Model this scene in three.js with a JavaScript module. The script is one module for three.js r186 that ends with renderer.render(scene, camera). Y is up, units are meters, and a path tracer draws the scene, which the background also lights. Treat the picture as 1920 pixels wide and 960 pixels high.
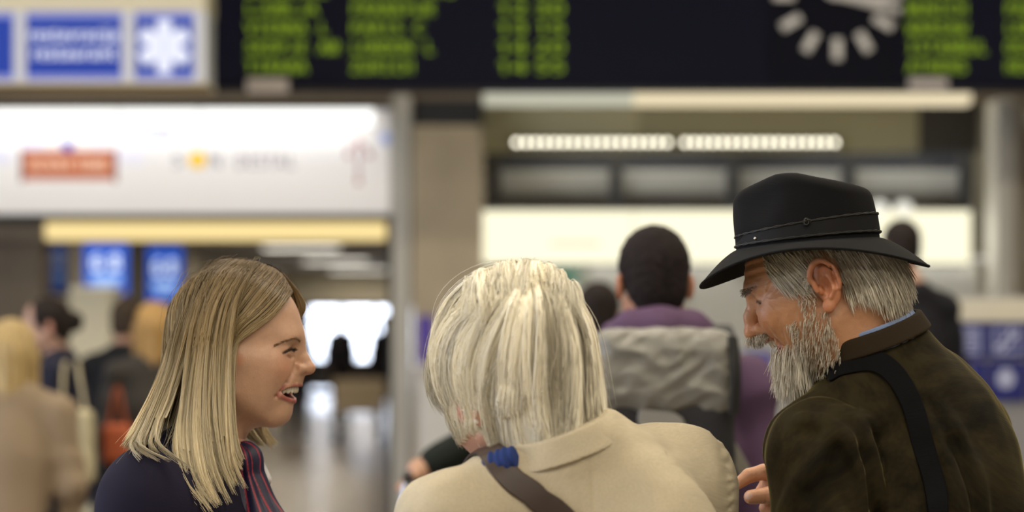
import * as THREE from 'three';
import { mergeGeometries } from 'three/addons/utils/BufferGeometryUtils.js';
import { RoundedBoxGeometry } from 'three/addons/geometries/RoundedBoxGeometry.js';
import { RectAreaLightUniformsLib } from 'three/addons/lights/RectAreaLightUniformsLib.js';
import { ImprovedNoise } from 'three/addons/math/ImprovedNoise.js';

// ------------------------------------------------------------------ camera, sky, light, exposure
const scene = new THREE.Scene();
const renderer = new THREE.WebGLRenderer({ antialias: true });
renderer.toneMapping = THREE.LinearToneMapping;
renderer.toneMappingExposure = 1.06;
renderer.shadowMap.enabled = true;
RectAreaLightUniformsLib.init();

const FOCAL = 3600, HORIZON = 620, EYE = 1.52;          // pixels of the 1920 x 960 frame; eye height in metres
const camera = new THREE.PerspectiveCamera(2 * Math.atan(480 / FOCAL) * 180 / Math.PI, 2, 0.1, 200);
camera.position.set(0, EYE, 0);
camera.setViewOffset(1920, 960, 0, 480 - HORIZON, 1920, 960);
camera.focus = 2.68;
camera.userData.fStop = 2.25;

scene.background = new THREE.Color(5.0, 5.5, 6.5);       // overcast white sky outside the far doors

// a photo pixel at a depth (metres in front of the camera) -> world point
const P = (px, py, d) => new THREE.Vector3((px - 960) / FOCAL * d, EYE - (py - HORIZON) / FOCAL * d, -d);
// ------------------------------------------------------------------ helpers
const rng = (seed) => () => { seed = (seed + 0x6d2b79f5) | 0; let t = Math.imul(seed ^ (seed >>> 15), 1 | seed); t = (t + Math.imul(t ^ (t >>> 7), 61 | t)) ^ t; return ((t ^ (t >>> 14)) >>> 0) / 4294967296; };
const noise3 = new ImprovedNoise();
const N3 = (x, y, z) => noise3.noise(x, y, z);
const clamp = (v, a, b) => Math.max(a, Math.min(b, v));
const sstep = (a, b, v) => { const t = clamp((v - a) / (b - a), 0, 1); return t * t * (3 - 2 * t); };
const mix = (a, b, t) => a + (b - a) * t;
const mix3 = (a, b, t) => [mix(a[0], b[0], t), mix(a[1], b[1], t), mix(a[2], b[2], t)];
const V = (x, y, z) => new THREE.Vector3(x, y, z);

const taken = new Map();
function numbered(name) { const n = taken.get(name) || 0; taken.set(name, n + 1); return n ? name + '_' + String(n).padStart(3, '0') : name; }
function tag(o, label, category, group, kind) { Object.assign(o.userData, { label, category }); if (group) o.userData.group = group; if (kind) o.userData.kind = kind; return o; }
function thing(name, label, category, pos = V(0, 0, 0), group) {
  const o = new THREE.Group(); o.name = numbered(name); o.position.copy(pos); scene.add(o); return tag(o, label, category, group);
}
function mesh(name, geo, mat, parent) { const m = new THREE.Mesh(geo, mat); m.name = parent ? name : numbered(name); m.castShadow = m.receiveShadow = true; (parent || scene).add(m); return m; }
function struct(name, geo, mat, parent) { const m = mesh(name, geo, mat, parent); if (!parent) m.userData.kind = 'structure'; return m; }
const merge = (list) => mergeGeometries(list.map((g) => { g = g.index ? g.toNonIndexed() : g; for (const k of Object.keys(g.attributes)) if (!['position', 'normal', 'uv'].includes(k)) g.deleteAttribute(k); return g; }));
// axis-aligned box from its bounds, with uv in metres
function boxG(x0, x1, y0, y1, z0, z1, r = 0) {
  const w = x1 - x0, h = y1 - y0, d = z1 - z0;
  const g = r ? new RoundedBoxGeometry(w, h, d, 2, Math.min(r, w / 2.01, h / 2.01, d / 2.01)) : new THREE.BoxGeometry(w, h, d);
  g.translate((x0 + x1) / 2, (y0 + y1) / 2, (z0 + z1) / 2);
  const p = g.attributes.position, n = g.attributes.normal, uv = g.attributes.uv;
  for (let i = 0; i < p.count; i++) {
    const ax = Math.abs(n.getX(i)), ay = Math.abs(n.getY(i)), az = Math.abs(n.getZ(i));
    if (ay > ax && ay > az) uv.setXY(i, p.getX(i), p.getZ(i)); else if (ax > az) uv.setXY(i, p.getZ(i), p.getY(i)); else uv.setXY(i, p.getX(i), p.getY(i));
  }
  return g;
}
const std = (r, g, b, rough = 0.6, more = {}) => { const m = new THREE.MeshPhysicalMaterial({ roughness: rough, ...more }); m.color.setRGB(r, g, b); return m; };
const glow = (r, g, b, s = 1) => { const m = new THREE.MeshStandardMaterial({ color: 0x111111, roughness: 0.6 }); m.emissive.setRGB(r, g, b); m.emissiveIntensity = s; return m; };
function canvasTex(w, h, draw, srgb = true) {
  const c = document.createElement('canvas'); c.width = w; c.height = h; draw(c.getContext('2d'), w, h);
  const t = new THREE.CanvasTexture(c); if (srgb) t.colorSpace = THREE.SRGBColorSpace; return t;
}
function noiseTex(size, fn, srgb = false) {
  const a = new Uint8Array(size * size * 4);
  for (let y = 0; y < size; y++) for (let x = 0; x < size; x++) {
    const c = fn(x / size, y / size), i = (y * size + x) * 4;
    for (let k = 0; k < 3; k++) a[i + k] = clamp((Array.isArray(c) ? c[k] : c) * 255, 0, 255);
    a[i + 3] = 255;
  }
  const t = new THREE.DataTexture(a, size, size); t.wrapS = t.wrapT = THREE.RepeatWrapping; t.magFilter = THREE.LinearFilter; if (srgb) t.colorSpace = THREE.SRGBColorSpace; t.needsUpdate = true; return t;
}
// tiling noise on the unit square
const tileN = (u, v, f, s = 0) => { const a = u * Math.PI * 2, b = v * Math.PI * 2, r = f / 6.283; return N3(Math.cos(a) * r + s, Math.sin(a) * r + Math.cos(b) * r, Math.sin(b) * r + s * 1.7); };

// ------------------------------------------------------------------ signed distance modelling
const smin = (a, b, k) => { const h = Math.max(k - Math.abs(a - b), 0) / k; return Math.min(a, b) - h * h * k * 0.25; };
const smax = (a, b, k) => -smin(-a, -b, k);
const v3 = (p) => (p.isVector3 ? [p.x, p.y, p.z] : p);
const sdE = (c, r, rot) => {                                  // ellipsoid, rot = Euler angles
  const [cx, cy, cz] = v3(c), [a, b, e] = r;
  let m = null;
  if (rot) { m = new THREE.Matrix4().makeRotationFromEuler(new THREE.Euler(...rot)).transpose().elements; }
  return (x, y, z) => {
    x -= cx; y -= cy; z -= cz;
    if (m) { const X = m[0] * x + m[4] * y + m[8] * z, Y = m[1] * x + m[5] * y + m[9] * z, Z = m[2] * x + m[6] * y + m[10] * z; x = X; y = Y; z = Z; }
    const p = x / a, q = y / b, s = z / e, k0 = Math.sqrt(p * p + q * q + s * s);
    if (k0 < 1e-6) return -Math.min(a, b, e);
    const p1 = p / a, q1 = q / b, s1 = s / e;
    return k0 * (k0 - 1) / Math.sqrt(p1 * p1 + q1 * q1 + s1 * s1);
  };
};
const sdC = (a, b, ra, rb = ra) => {                          // tapered capsule
  const [ax, ay, az] = v3(a), [bx, by, bz] = v3(b), dx = bx - ax, dy = by - ay, dz = bz - az, L = dx * dx + dy * dy + dz * dz || 1e-9;
  return (x, y, z) => {
    const px = x - ax, py = y - ay, pz = z - az;
    let t = (px * dx + py * dy + pz * dz) / L; t = t < 0 ? 0 : t > 1 ? 1 : t;
    const ex = px - dx * t, ey = py - dy * t, ez = pz - dz * t;
    return Math.sqrt(ex * ex + ey * ey + ez * ez) - (ra + (rb - ra) * t);
  };
};
const sdB = (c, h, r = 0.01, rot) => {                        // rounded box
  const [cx, cy, cz] = v3(c);
  const m = rot ? new THREE.Matrix4().makeRotationFromEuler(new THREE.Euler(...rot)).transpose().elements : null;
  return (x, y, z) => {
    x -= cx; y -= cy; z -= cz;
    if (m) { const X = m[0] * x + m[4] * y + m[8] * z, Y = m[1] * x + m[5] * y + m[9] * z, Z = m[2] * x + m[6] * y + m[10] * z; x = X; y = Y; z = Z; }
    const qx = Math.abs(x) - h[0] + r, qy = Math.abs(y) - h[1] + r, qz = Math.abs(z) - h[2] + r;
    return Math.hypot(Math.max(qx, 0), Math.max(qy, 0), Math.max(qz, 0)) + Math.min(Math.max(qx, qy, qz), 0) - r;
  };
};
class Sdf {
  constructor() { this.l = []; }
  add(f, k = 0.01) { this.l.push([0, f, k]); return this; }
  sub(f, k = 0.005) { this.l.push([1, f, k]); return this; }
  cut(f, k = 0.005) { this.l.push([2, f, k]); return this; }      // keep only inside f
  warp(f) { this.l.push([3, f, 0]); return this; }                // f(x, y, z, d) -> d
  fn(list = this.l) {
    const n = list.length, T = list.map((q) => q[0]), F = list.map((q) => q[1]), K = list.map((q) => q[2]);
    const f = (x, y, z) => {
      let d = 1e3;
      for (let i = 0; i < n; i++) {
        const t = T[i];
        if (t === 3) { if (d < 0.05 && d > -0.05) d = F[i](x, y, z, d); continue; }
        const e = F[i](x, y, z), k = K[i];
        if (t === 0) { if (e - d < k) d = d > 999 ? e : smin(d, e, k); } else { const c = t === 1 ? -e : e; if (d - c < k) d = smax(d, c, k); }
      }
      return d;
    };
    // the same shape with only what matters within R of a point on or near the surface
    f.local = (x, y, z, R) => this.fn(list.filter(([t, g, k]) => t > 1 || g(x, y, z) < 2.2 * R + k + 0.008));
    return f;
  }
}
// mirrored pair of shapes across x = 0
const both = (s, make, k, how = 'add') => { s[how](make(1), k); s[how](make(-1), k); };
// surface nets: f sampled on a grid of cells between lo and hi
function netMesh(f, lo, hi, cell, color, uvOf) {
  const nx = Math.ceil((hi[0] - lo[0]) / cell) + 1, ny = Math.ceil((hi[1] - lo[1]) / cell) + 1, nz = Math.ceil((hi[2] - lo[2]) / cell) + 1;
  const D = new Float32Array(nx * ny * nz).fill(9), at = (i, j, k) => (k * ny + j) * nx + i, B = 8, reach = B * cell * 0.87 * 1.7 + 0.012, near = new Map(), owner = [];
  for (let k0 = 0; k0 < nz; k0 += B) for (let j0 = 0; j0 < ny; j0 += B) for (let i0 = 0; i0 < nx; i0 += B) {
    const d = f(lo[0] + (i0 + 4) * cell, lo[1] + (j0 + 4) * cell, lo[2] + (k0 + 4) * cell);
    const far = Math.abs(d) > reach, fl = far ? f : f.local ? f.local(lo[0] + (i0 + 4) * cell, lo[1] + (j0 + 4) * cell, lo[2] + (k0 + 4) * cell, B * cell * 0.87) : f;
    if (!far) near.set((k0 / B * 512 + j0 / B) * 512 + i0 / B, fl);
    for (let k = k0; k < Math.min(k0 + B, nz); k++) for (let j = j0; j < Math.min(j0 + B, ny); j++) for (let i = i0; i < Math.min(i0 + B, nx); i++)
      D[at(i, j, k)] = far ? d : fl(lo[0] + i * cell, lo[1] + j * cell, lo[2] + k * cell);
  }
  const id = new Int32Array(nx * ny * nz).fill(-1), pos = [], idx = [], c = new Float32Array(8);
  for (let k = 0; k < nz - 1; k++) for (let j = 0; j < ny - 1; j++) for (let i = 0; i < nx - 1; i++) {
    const o = at(i, j, k);
    if (Math.abs(D[o]) > 6 * cell) continue;
    let mask = 0, sx = 0, sy = 0, sz = 0, n = 0;
    for (let q = 0; q < 8; q++) { const d = D[o + (q & 1) + ((q >> 1) & 1) * nx + (q >> 2) * nx * ny]; c[q] = d; if (d < 0) mask |= 1 << q; }
    if (mask === 0 || mask === 255) continue;
    for (const [a, b] of NET_EDGES) {
      const da = c[a], db = c[b];
      if ((da < 0) === (db < 0)) continue;
      const t = da / (da - db);
      sx += mix(a & 1, b & 1, t); sy += mix((a >> 1) & 1, (b >> 1) & 1, t); sz += mix(a >> 2, b >> 2, t); n++;
    }
    id[at(i, j, k)] = pos.length / 3; owner.push(((k >> 3) * 512 + (j >> 3)) * 512 + (i >> 3));
    pos.push(lo[0] + (i + sx / n) * cell, lo[1] + (j + sy / n) * cell, lo[2] + (k + sz / n) * cell);
  }
  const quad = (a, b, c, d, flip) => { if (a < 0 || b < 0 || c < 0 || d < 0) return; if (flip) idx.push(a, c, b, a, d, c); else idx.push(a, b, c, a, c, d); };
  for (let k = 1; k < nz - 1; k++) for (let j = 1; j < ny - 1; j++) for (let i = 1; i < nx - 1; i++) {
    const s = D[at(i, j, k)] < 0;
    if (s !== (D[at(i + 1, j, k)] < 0)) quad(id[at(i, j - 1, k - 1)], id[at(i, j, k - 1)], id[at(i, j, k)], id[at(i, j - 1, k)], !s);
    if (s !== (D[at(i, j + 1, k)] < 0)) quad(id[at(i - 1, j, k - 1)], id[at(i - 1, j, k)], id[at(i, j, k)], id[at(i, j, k - 1)], !s);
    if (s !== (D[at(i, j, k + 1)] < 0)) quad(id[at(i - 1, j - 1, k)], id[at(i, j - 1, k)], id[at(i, j, k)], id[at(i - 1, j, k)], !s);
  }
  const nv = pos.length / 3, nor = new Float32Array(nv * 3), col = color ? new Float32Array(nv * 3) : null, uv = new Float32Array(nv * 2), e = cell * 0.6;
  for (let v = 0; v < nv; v++) {
    const x = pos[v * 3], y = pos[v * 3 + 1], z = pos[v * 3 + 2];
    const h = near.get(owner[v]) || f;
    let gx = h(x + e, y, z) - h(x - e, y, z), gy = h(x, y + e, z) - h(x, y - e, z), gz = h(x, y, z + e) - h(x, y, z - e);
    const L = Math.hypot(gx, gy, gz) || 1; gx /= L; gy /= L; gz /= L;
    nor[v * 3] = gx; nor[v * 3 + 1] = gy; nor[v * 3 + 2] = gz;
    if (col) { const c = color(x, y, z, gx, gy, gz); col[v * 3] = c[0]; col[v * 3 + 1] = c[1]; col[v * 3 + 2] = c[2]; }
    const q = uvOf ? uvOf(x, y, z) : [x + z * 0.7, y - z * 0.3]; uv[v * 2] = q[0]; uv[v * 2 + 1] = q[1];
  }
  const g = new THREE.BufferGeometry();
  g.setAttribute('position', new THREE.Float32BufferAttribute(pos, 3)); g.setAttribute('normal', new THREE.BufferAttribute(nor, 3)); g.setAttribute('uv', new THREE.BufferAttribute(uv, 2));
  if (col) g.setAttribute('color', new THREE.BufferAttribute(col, 3));
  g.setIndex(idx);
  return g;
}
const NET_EDGES = [[0, 1], [2, 3], [4, 5], [6, 7], [0, 2], [1, 3], [4, 6], [5, 7], [0, 4], [1, 5], [2, 6], [3, 7]];
const gradOf = (f, p, e = 0.002) => V(f(p.x + e, p.y, p.z) - f(p.x - e, p.y, p.z), f(p.x, p.y + e, p.z) - f(p.x, p.y - e, p.z), f(p.x, p.y, p.z + e) - f(p.x, p.y, p.z - e)).normalize();
// walk a point onto the surface f = off
function ontoSurface(f, p, off = 0, steps = 4) { p = p.clone(); for (let i = 0; i < steps; i++) p.addScaledVector(gradOf(f, p), off - f(p.x, p.y, p.z)); return p; }
const mergeC = (list) => mergeGeometries(list.map((g) => (g.index ? g.toNonIndexed() : g)));

// Catmull-Rom on a list of arrays
function crom(list, t) {
  const n = list.length - 1, f = clamp(t, 0, 1) * n, i = Math.min(Math.floor(f), n - 1), u = f - i;
  const a = list[Math.max(i - 1, 0)], b = list[i], c = list[i + 1], d = list[Math.min(i + 2, n)];
  return b.map((_, k) => 0.5 * (2 * b[k] + (c[k] - a[k]) * u + (2 * a[k] - 5 * b[k] + 4 * c[k] - d[k]) * u * u + (3 * b[k] - a[k] - 3 * c[k] + d[k]) * u * u * u));
}
// hair: collects thin three-sided tubes into one geometry
class Strands {
  constructor() { this.p = []; this.n = []; this.c = []; this.i = []; }
  add(pts, w0, w1, col0, col1, colAt) {
    const base = this.p.length / 3, m = pts.length;
    let side = null;
    for (let s = 0; s < m; s++) {
      const a = pts[Math.max(s - 1, 0)], b = pts[Math.min(s + 1, m - 1)], t = V(b.x - a.x, b.y - a.y, b.z - a.z).normalize();
      if (!side) { side = V(0.3, 0.2, 0.9).cross(t).normalize(); } else side.addScaledVector(t, -side.dot(t)).normalize();
      const up = t.clone().cross(side), u = s / (m - 1), w = mix(w0, w1, u) * (u > 0.75 ? mix(1, 0.35, (u - 0.75) * 4) : 1);
      const c = colAt ? colAt(u) : mix3(col0, col1, u);
      for (let k = 0; k < 3; k++) {
        const ang = k * 2.0944, cx = Math.cos(ang), sx = Math.sin(ang), nx = side.x * cx + up.x * sx, ny = side.y * cx + up.y * sx, nz = side.z * cx + up.z * sx;
        this.p.push(pts[s].x + nx * w, pts[s].y + ny * w, pts[s].z + nz * w); this.n.push(nx, ny, nz); this.c.push(...c);
      }
      if (s) for (let k = 0; k < 3; k++) { const q = base + s * 3, r = q - 3, k1 = (k + 1) % 3; this.i.push(r + k, r + k1, q + k1, r + k, q + k1, q + k); }
    }
  }
  geo() {
    const g = new THREE.BufferGeometry();
    g.setAttribute('position', new THREE.Float32BufferAttribute(this.p, 3)); g.setAttribute('normal', new THREE.Float32BufferAttribute(this.n, 3)); g.setAttribute('color', new THREE.Float32BufferAttribute(this.c, 3));
    g.setIndex(this.i); return g;
  }
}
// a hair sheet: guides is a list of polylines (arrays of [x, y, z]); returns fn(s across, t along)
const sheetFn = (guides) => (s, t) => {
  const n = guides.length - 1, f = clamp(s, 0, 1) * n, i = Math.min(Math.floor(f), n - 1), u = f - i;
  const a = crom(guides[Math.max(i - 1, 0)], t), b = crom(guides[i], t), c = crom(guides[i + 1], t), d = crom(guides[Math.min(i + 2, n)], t);
  return [0, 1, 2].map((k) => 0.5 * (2 * b[k] + (c[k] - a[k]) * u + (2 * a[k] - 5 * b[k] + 4 * c[k] - d[k]) * u * u + (3 * b[k] - a[k] - 3 * c[k] + d[k]) * u * u * u));
};
// grid surface through fn(u, v) -> [x, y, z]
function gridG(fn, nu, nv, colorFn) {
  const p = [], uv = [], c = [], idx = [];
  for (let j = 0; j <= nv; j++) for (let i = 0; i <= nu; i++) { const q = fn(i / nu, j / nv); p.push(q[0], q[1], q[2]); uv.push(i / nu, j / nv); if (colorFn) c.push(...colorFn(i / nu, j / nv)); }
  for (let j = 0; j < nv; j++) for (let i = 0; i < nu; i++) { const a = j * (nu + 1) + i; idx.push(a, a + 1, a + nu + 2, a, a + nu + 2, a + nu + 1); }
  const g = new THREE.BufferGeometry(); g.setAttribute('position', new THREE.Float32BufferAttribute(p, 3)); g.setAttribute('uv', new THREE.Float32BufferAttribute(uv, 2));
  if (colorFn) g.setAttribute('color', new THREE.Float32BufferAttribute(c, 3));
  g.setIndex(idx); g.computeVertexNormals(); return g;
}
// a band of given width and thickness along points (world), lying on a surface with the given normals
function bandG(pts, normals, width, thick) {
  const curve = new THREE.CatmullRomCurve3(pts), n = pts.length * 4, rows = [];
  const nAt = (t) => { const f = t * (normals.length - 1), i = Math.min(Math.floor(f), normals.length - 2); return normals[i].clone().lerp(normals[i + 1], f - i).normalize(); };
  for (let s = 0; s <= n; s++) {
    const t = s / n, p = curve.getPoint(t), tan = curve.getTangent(t), nn = nAt(t), side = tan.clone().cross(nn).normalize(), up = side.clone().cross(tan).normalize();
    const q = (a, b) => { const r = p.clone().addScaledVector(side, a * width / 2).addScaledVector(up, b * thick); return [r.x, r.y, r.z]; };
    rows.push([q(-1, 0), q(-1, 0.8), q(-0.9, 1), q(0.9, 1), q(1, 0.8), q(1, 0), q(-1, 0)]);
  }
  const len = curve.getLength();
  const g = gridG((u, v) => rows[Math.round(v * n)][Math.round(u * 6)], 6, n);
  const uv = g.attributes.uv; for (let i = 0; i < uv.count; i++) uv.setXY(i, uv.getX(i) * width, uv.getY(i) * len);
  return g;
}
const tubeG = (pts, r, seg = 24, rad = 6, closed = false) => new THREE.TubeGeometry(new THREE.CatmullRomCurve3(pts, closed), seg, r, rad, closed);

// f with a cache of what matters in each 2 cm block (for many look-ups near the surface)
function quickF(f, size = 0.02) {
  const m = new Map(), R = size * 0.87;
  return (x, y, z) => {
    const i = Math.floor(x / size), j = Math.floor(y / size), k = Math.floor(z / size), key = ((i + 256) * 512 + j + 256) * 512 + k + 256;
    let g = m.get(key);
    if (!g) { g = f.local((i + 0.5) * size, (j + 0.5) * size, (k + 0.5) * size, R); m.set(key, g); }
    return g(x, y, z);
  };
}
// a sheet of guides sampled once, with its normals: at(s, t) -> {p: [x, y, z], n: [x, y, z]}
function sampleSheet(fn, flip, ns = 200, nt = 44) {
  const pos = new Float32Array((ns + 1) * (nt + 1) * 3), nor = new Float32Array(pos.length), o = (i, j) => (j * (ns + 1) + i) * 3;
  for (let j = 0; j <= nt; j++) for (let i = 0; i <= ns; i++) pos.set(fn(i / ns, j / nt), o(i, j));
  for (let j = 0; j <= nt; j++) for (let i = 0; i <= ns; i++) {
    const a = o(Math.min(i + 1, ns), j), b = o(Math.max(i - 1, 0), j), c = o(i, Math.min(j + 1, nt)), d = o(i, Math.max(j - 1, 0));
    const n = V(pos[a] - pos[b], pos[a + 1] - pos[b + 1], pos[a + 2] - pos[b + 2]).cross(V(pos[c] - pos[d], pos[c + 1] - pos[d + 1], pos[c + 2] - pos[d + 2]));
    if (n.length() < 1e-14) n.set(0, flip, 0); n.normalize().multiplyScalar(flip); nor.set([n.x, n.y, n.z], o(i, j));
  }
  return (s, t) => {
    const fs = clamp(s, 0, 1) * ns, ft = clamp(t, 0, 1) * nt, i = Math.min(Math.floor(fs), ns - 1), j = Math.min(Math.floor(ft), nt - 1), u = fs - i, v = ft - j, a = o(i, j), b = o(i + 1, j), c = o(i, j + 1), d = o(i + 1, j + 1), p = [], n = [];
    for (let k = 0; k < 3; k++) { p.push(mix(mix(pos[a + k], pos[b + k], u), mix(pos[c + k], pos[d + k], u), v)); n.push(mix(mix(nor[a + k], nor[b + k], u), mix(nor[c + k], nor[d + k], u), v)); }
    return { p, n };
  };
}
// ------------------------------------------------------------------ the place: hall, passage, ticket bay
const floorTex = noiseTex(512, (u, v) => { const n = 0.8 + 0.18 * tileN(u, v, 8) + 0.16 * tileN(u, v, 40, 3) + 0.12 * tileN(u, v, 120, 6); return [n, n * 0.97, n * 0.93]; }, true);
floorTex.repeat.set(0.5, 0.5);
const plasterTex = noiseTex(256, (u, v) => { const n = 0.95 + 0.04 * tileN(u, v, 6) + 0.04 * tileN(u, v, 60, 3); return [n, n, n]; }, true);
plasterTex.repeat.set(0.7, 0.7);
const M = {
  floor: std(0.36, 0.325, 0.29, 0.3, { map: floorTex }),
  ceiling: std(0.42, 0.40, 0.36, 0.9, { map: plasterTex }),
  wall: std(0.45, 0.42, 0.34, 0.85, { map: plasterTex }),
  brown: std(0.19, 0.15, 0.105, 0.6, { map: plasterTex }),
  pillar: std(0.52, 0.43, 0.295, 0.55, { map: plasterTex }),
  alu: std(0.55, 0.53, 0.47, 0.55, { metalness: 0.15 }),
  dark: std(0.02, 0.02, 0.022, 0.6),
  navy: std(0.010, 0.010, 0.02, 0.85, { specularIntensity: 0.3 }),
  grey: std(0.2, 0.2, 0.2, 0.6), pale: std(0.55, 0.54, 0.5, 0.6), cream: std(0.78, 0.72, 0.53, 0.7), ochre: std(0.33, 0.22, 0.07, 0.6), white: std(0.75, 0.74, 0.7, 0.6),
  glass: std(1, 1, 1, 0.03, { transmission: 1, thickness: 0, ior: 1.45 }), frost: std(0.86, 0.86, 0.83, 0.3, { transmission: 0.6, thickness: 0, ior: 1.45 }),
};
// a lamp that lights its surroundings: the glowing face and an area light of its size just in front of it
function areaLamp(name, parent, geo, mat, color, intensity, w, h, pos, target) {
  const m = mesh(name, geo, mat, parent), L = new THREE.RectAreaLight(0xffffff, intensity, w, h);
  L.color.setRGB(...color); L.position.copy(pos); L.lookAt(target); scene.add(L); return m;
}
const WZ = -14;
struct('floor', boxG(-9, 9, -0.2, 0, -46, 8), M.floor);
struct('ceiling', boxG(-9, 9, 5.0, 5.2, -15.6, 8), M.ceiling);
struct('wall_left', merge([boxG(-9.2, -9, 0, 0.7, WZ, 8), boxG(-9.2, -9, 4.0, 5, WZ, 8), boxG(-9.2, -9, 0.7, 4.0, WZ, -8), boxG(-9.2, -9, 0.7, 4.0, 2, 8)]), M.wall);
{ // daylight facade beside the hall
  const f = struct('window_1', merge([...[-8, -6, -4, -2, 0, 2].map((z) => boxG(-9.16, -9.04, 0.7, 4.0, z - 0.05, z + 0.05)), boxG(-9.16, -9.04, 0.7, 0.78, -8, 2), boxG(-9.16, -9.04, 3.92, 4.0, -8, 2)]), M.alu);
  for (let i = 0; i < 5; i++) mesh('pane', boxG(-9.105, -9.095, 0.78, 3.92, -7.95 + i * 2, -6.05 + i * 2), M.glass, f);
}
struct('wall_right', boxG(9, 9.2, 0, 5, WZ - 1.6, 8), M.wall);
struct('wall_rear', boxG(-9, 9, 0, 5, 8, 8.2), M.wall);
struct('wall_front', merge([boxG(-9, -3.44, 0, 2.17, WZ - 0.3, WZ), boxG(-9, -0.72, 2.17, 5, WZ - 0.3, WZ)]), M.brown);
struct('wall_bay', merge([boxG(-0.72, 9, 0, 5, WZ - 1.6, WZ - 1.4)]), M.wall);
struct('wall_bay_header', boxG(-0.72, 9, 3.2, 5, WZ - 0.3, WZ), M.brown);
struct('wall_bay_side', boxG(3.9, 4.1, 0, 3.34, WZ - 1.4, WZ), M.wall);
struct('ceiling_bay', boxG(-0.72, 3.9, 3.34, 3.44, WZ - 1.4, WZ - 0.3), M.cream);
// passage behind the opening
struct('ceiling_passage', boxG(-5.2, -0.2, 2.9, 3.1, -46, WZ - 0.3), M.ceiling);
struct('wall_passage_left', boxG(-5.4, -5.2, 0, 2.9, -46, WZ - 0.3), M.wall);
struct('wall_passage_right', merge([boxG(-0.2, 0, 0, 3.34, -46, WZ - 1.6), boxG(-0.45, -0.25, 0, 3.34, WZ - 1.6, WZ - 0.5)]), M.wall);
struct('wall_passage_end', boxG(-5.2, -0.2, 2.13, 2.9, -44.2, -44), M.wall);
{ // glazed doors at the far end
  const xs = [-5.2, -4.66, -3.9, -3.14, -2.38, -1.6, -0.2];
  const door = struct('door_1', merge([boxG(-5.2, -0.2, 2.05, 2.13, -44.15, -44.05), boxG(-5.2, -0.2, 0, 0.1, -44.15, -44.05), boxG(-5.2, -4.7, 0.1, 2.05, -44.15, -44.05), ...xs.slice(1, 6).map((x) => boxG(x - 0.04, x + 0.04, 0.1, 2.05, -44.15, -44.05)), boxG(-4.7, -0.2, 1.0, 1.06, -44.13, -44.07)]), M.dark);
  for (let i = 1; i < 6; i++) mesh('pane', boxG(xs[i] + 0.04, xs[i + 1] - 0.04, 0.1, 2.05, -44.105, -44.095), M.glass, door);
  struct('ground_outside', boxG(-30, 30, -0.3, -0.1, -90, -46), std(0.4, 0.4, 0.4, 0.9));
}
// pillar between passage and bay, aluminium post beside it
struct('pillar_1', boxG(-0.72, -0.21, 0, 3.0, WZ - 0.5, WZ + 0.15, 0.01), M.pillar);
mesh('pillar_head', boxG(-0.72, -0.22, 3.0, 3.2, WZ - 0.4, WZ + 0.05), M.dark, scene.getObjectByName('pillar_1'));
struct('trim_1', boxG(-0.865, -0.735, 0, 3.22, WZ - 0.1, WZ + 0.12, 0.008), M.alu);
struct('trim_3', boxG(P(728, 0, 14.25).x, P(741, 0, 14.25).x, 0, 2.17, -14.3, -14.2), M.dark);
struct('pillar_2', merge([boxG(3.42, 3.5, 0, 3.1, WZ + 0.6, WZ + 0.9), boxG(3.56, 4.4, 0, 2.95, WZ + 0.5, WZ + 0.85, 0.01)]), std(0.36, 0.31, 0.24, 0.5, { map: plasterTex }));
struct('trim_2', boxG(3.3, 3.42, 0, 3.1, WZ + 0.62, WZ + 0.94, 0.008), M.alu);

// ------------------------------------------------------------------ lamps
{ // ceiling panels of the hall
  const panel = glow(1, 0.93, 0.8, 2.2), body = std(0.6, 0.6, 0.58, 0.5);
  for (const [x, z] of [[-3.2, 4.5], [0, 4.5], [3.2, 4.5], [-3.2, 0.6], [0.4, 0.6], [3.2, 0.6], [-3.2, -3.6], [0.2, -3.6], [3.2, -3.6], [-3.2, -8], [0.2, -8], [3.2, -8]]) {
    const t = thing('ceiling_light', 'long flat white light panel on the ceiling of the hall', 'ceiling light', V(x, 4.93, z), 'ceiling light panels of the hall');
    mesh('housing', boxG(-1.25, 1.25, 0, 0.07, -0.35, 0.35, 0.01), body, t);
    areaLamp('diffuser', t, boxG(-1.2, 1.2, -0.012, 0, -0.3, 0.3), panel, [1, 0.89, 0.705], 13.8, 2.4, 0.6, V(x, 4.91, z), V(x, 0, z));
  }
  for (const x of [-3.4, 0.0, 3.6]) {
    const t = thing('ceiling_light', 'short light panel on the ceiling between the departure board and the end wall', 'ceiling light', V(x, 4.93, -13.0), 'ceiling lights behind the departure board');
    mesh('housing', boxG(-1.25, 1.25, 0, 0.07, -0.2, 0.2, 0.01), body, t);
    areaLamp('diffuser', t, boxG(-1.2, 1.2, -0.012, 0, -0.15, 0.15), panel, [1, 0.93, 0.78], 11, 2.4, 0.3, V(x, 4.91, -13.0), V(x, 0, -13.0));
  }
  for (const z of [-15.6, -19, -24, -31, -37, -42.5]) {
    const t = thing('ceiling_light', 'square warm light panel on the low ceiling of the passage', 'ceiling light', V(-3.4, 2.86, z), 'ceiling lights of the passage');
    mesh('housing', boxG(-0.65, 0.65, 0, 0.04, -0.35, 0.35, 0.01), body, t);
    areaLamp('diffuser', t, boxG(-0.6, 0.6, -0.01, 0, -0.3, 0.3), panel, [1, 0.86, 0.66], 20, 1.2, 0.6, V(-3.4, 2.84, z), V(-3.4, 0, z));
  }
}
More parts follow.
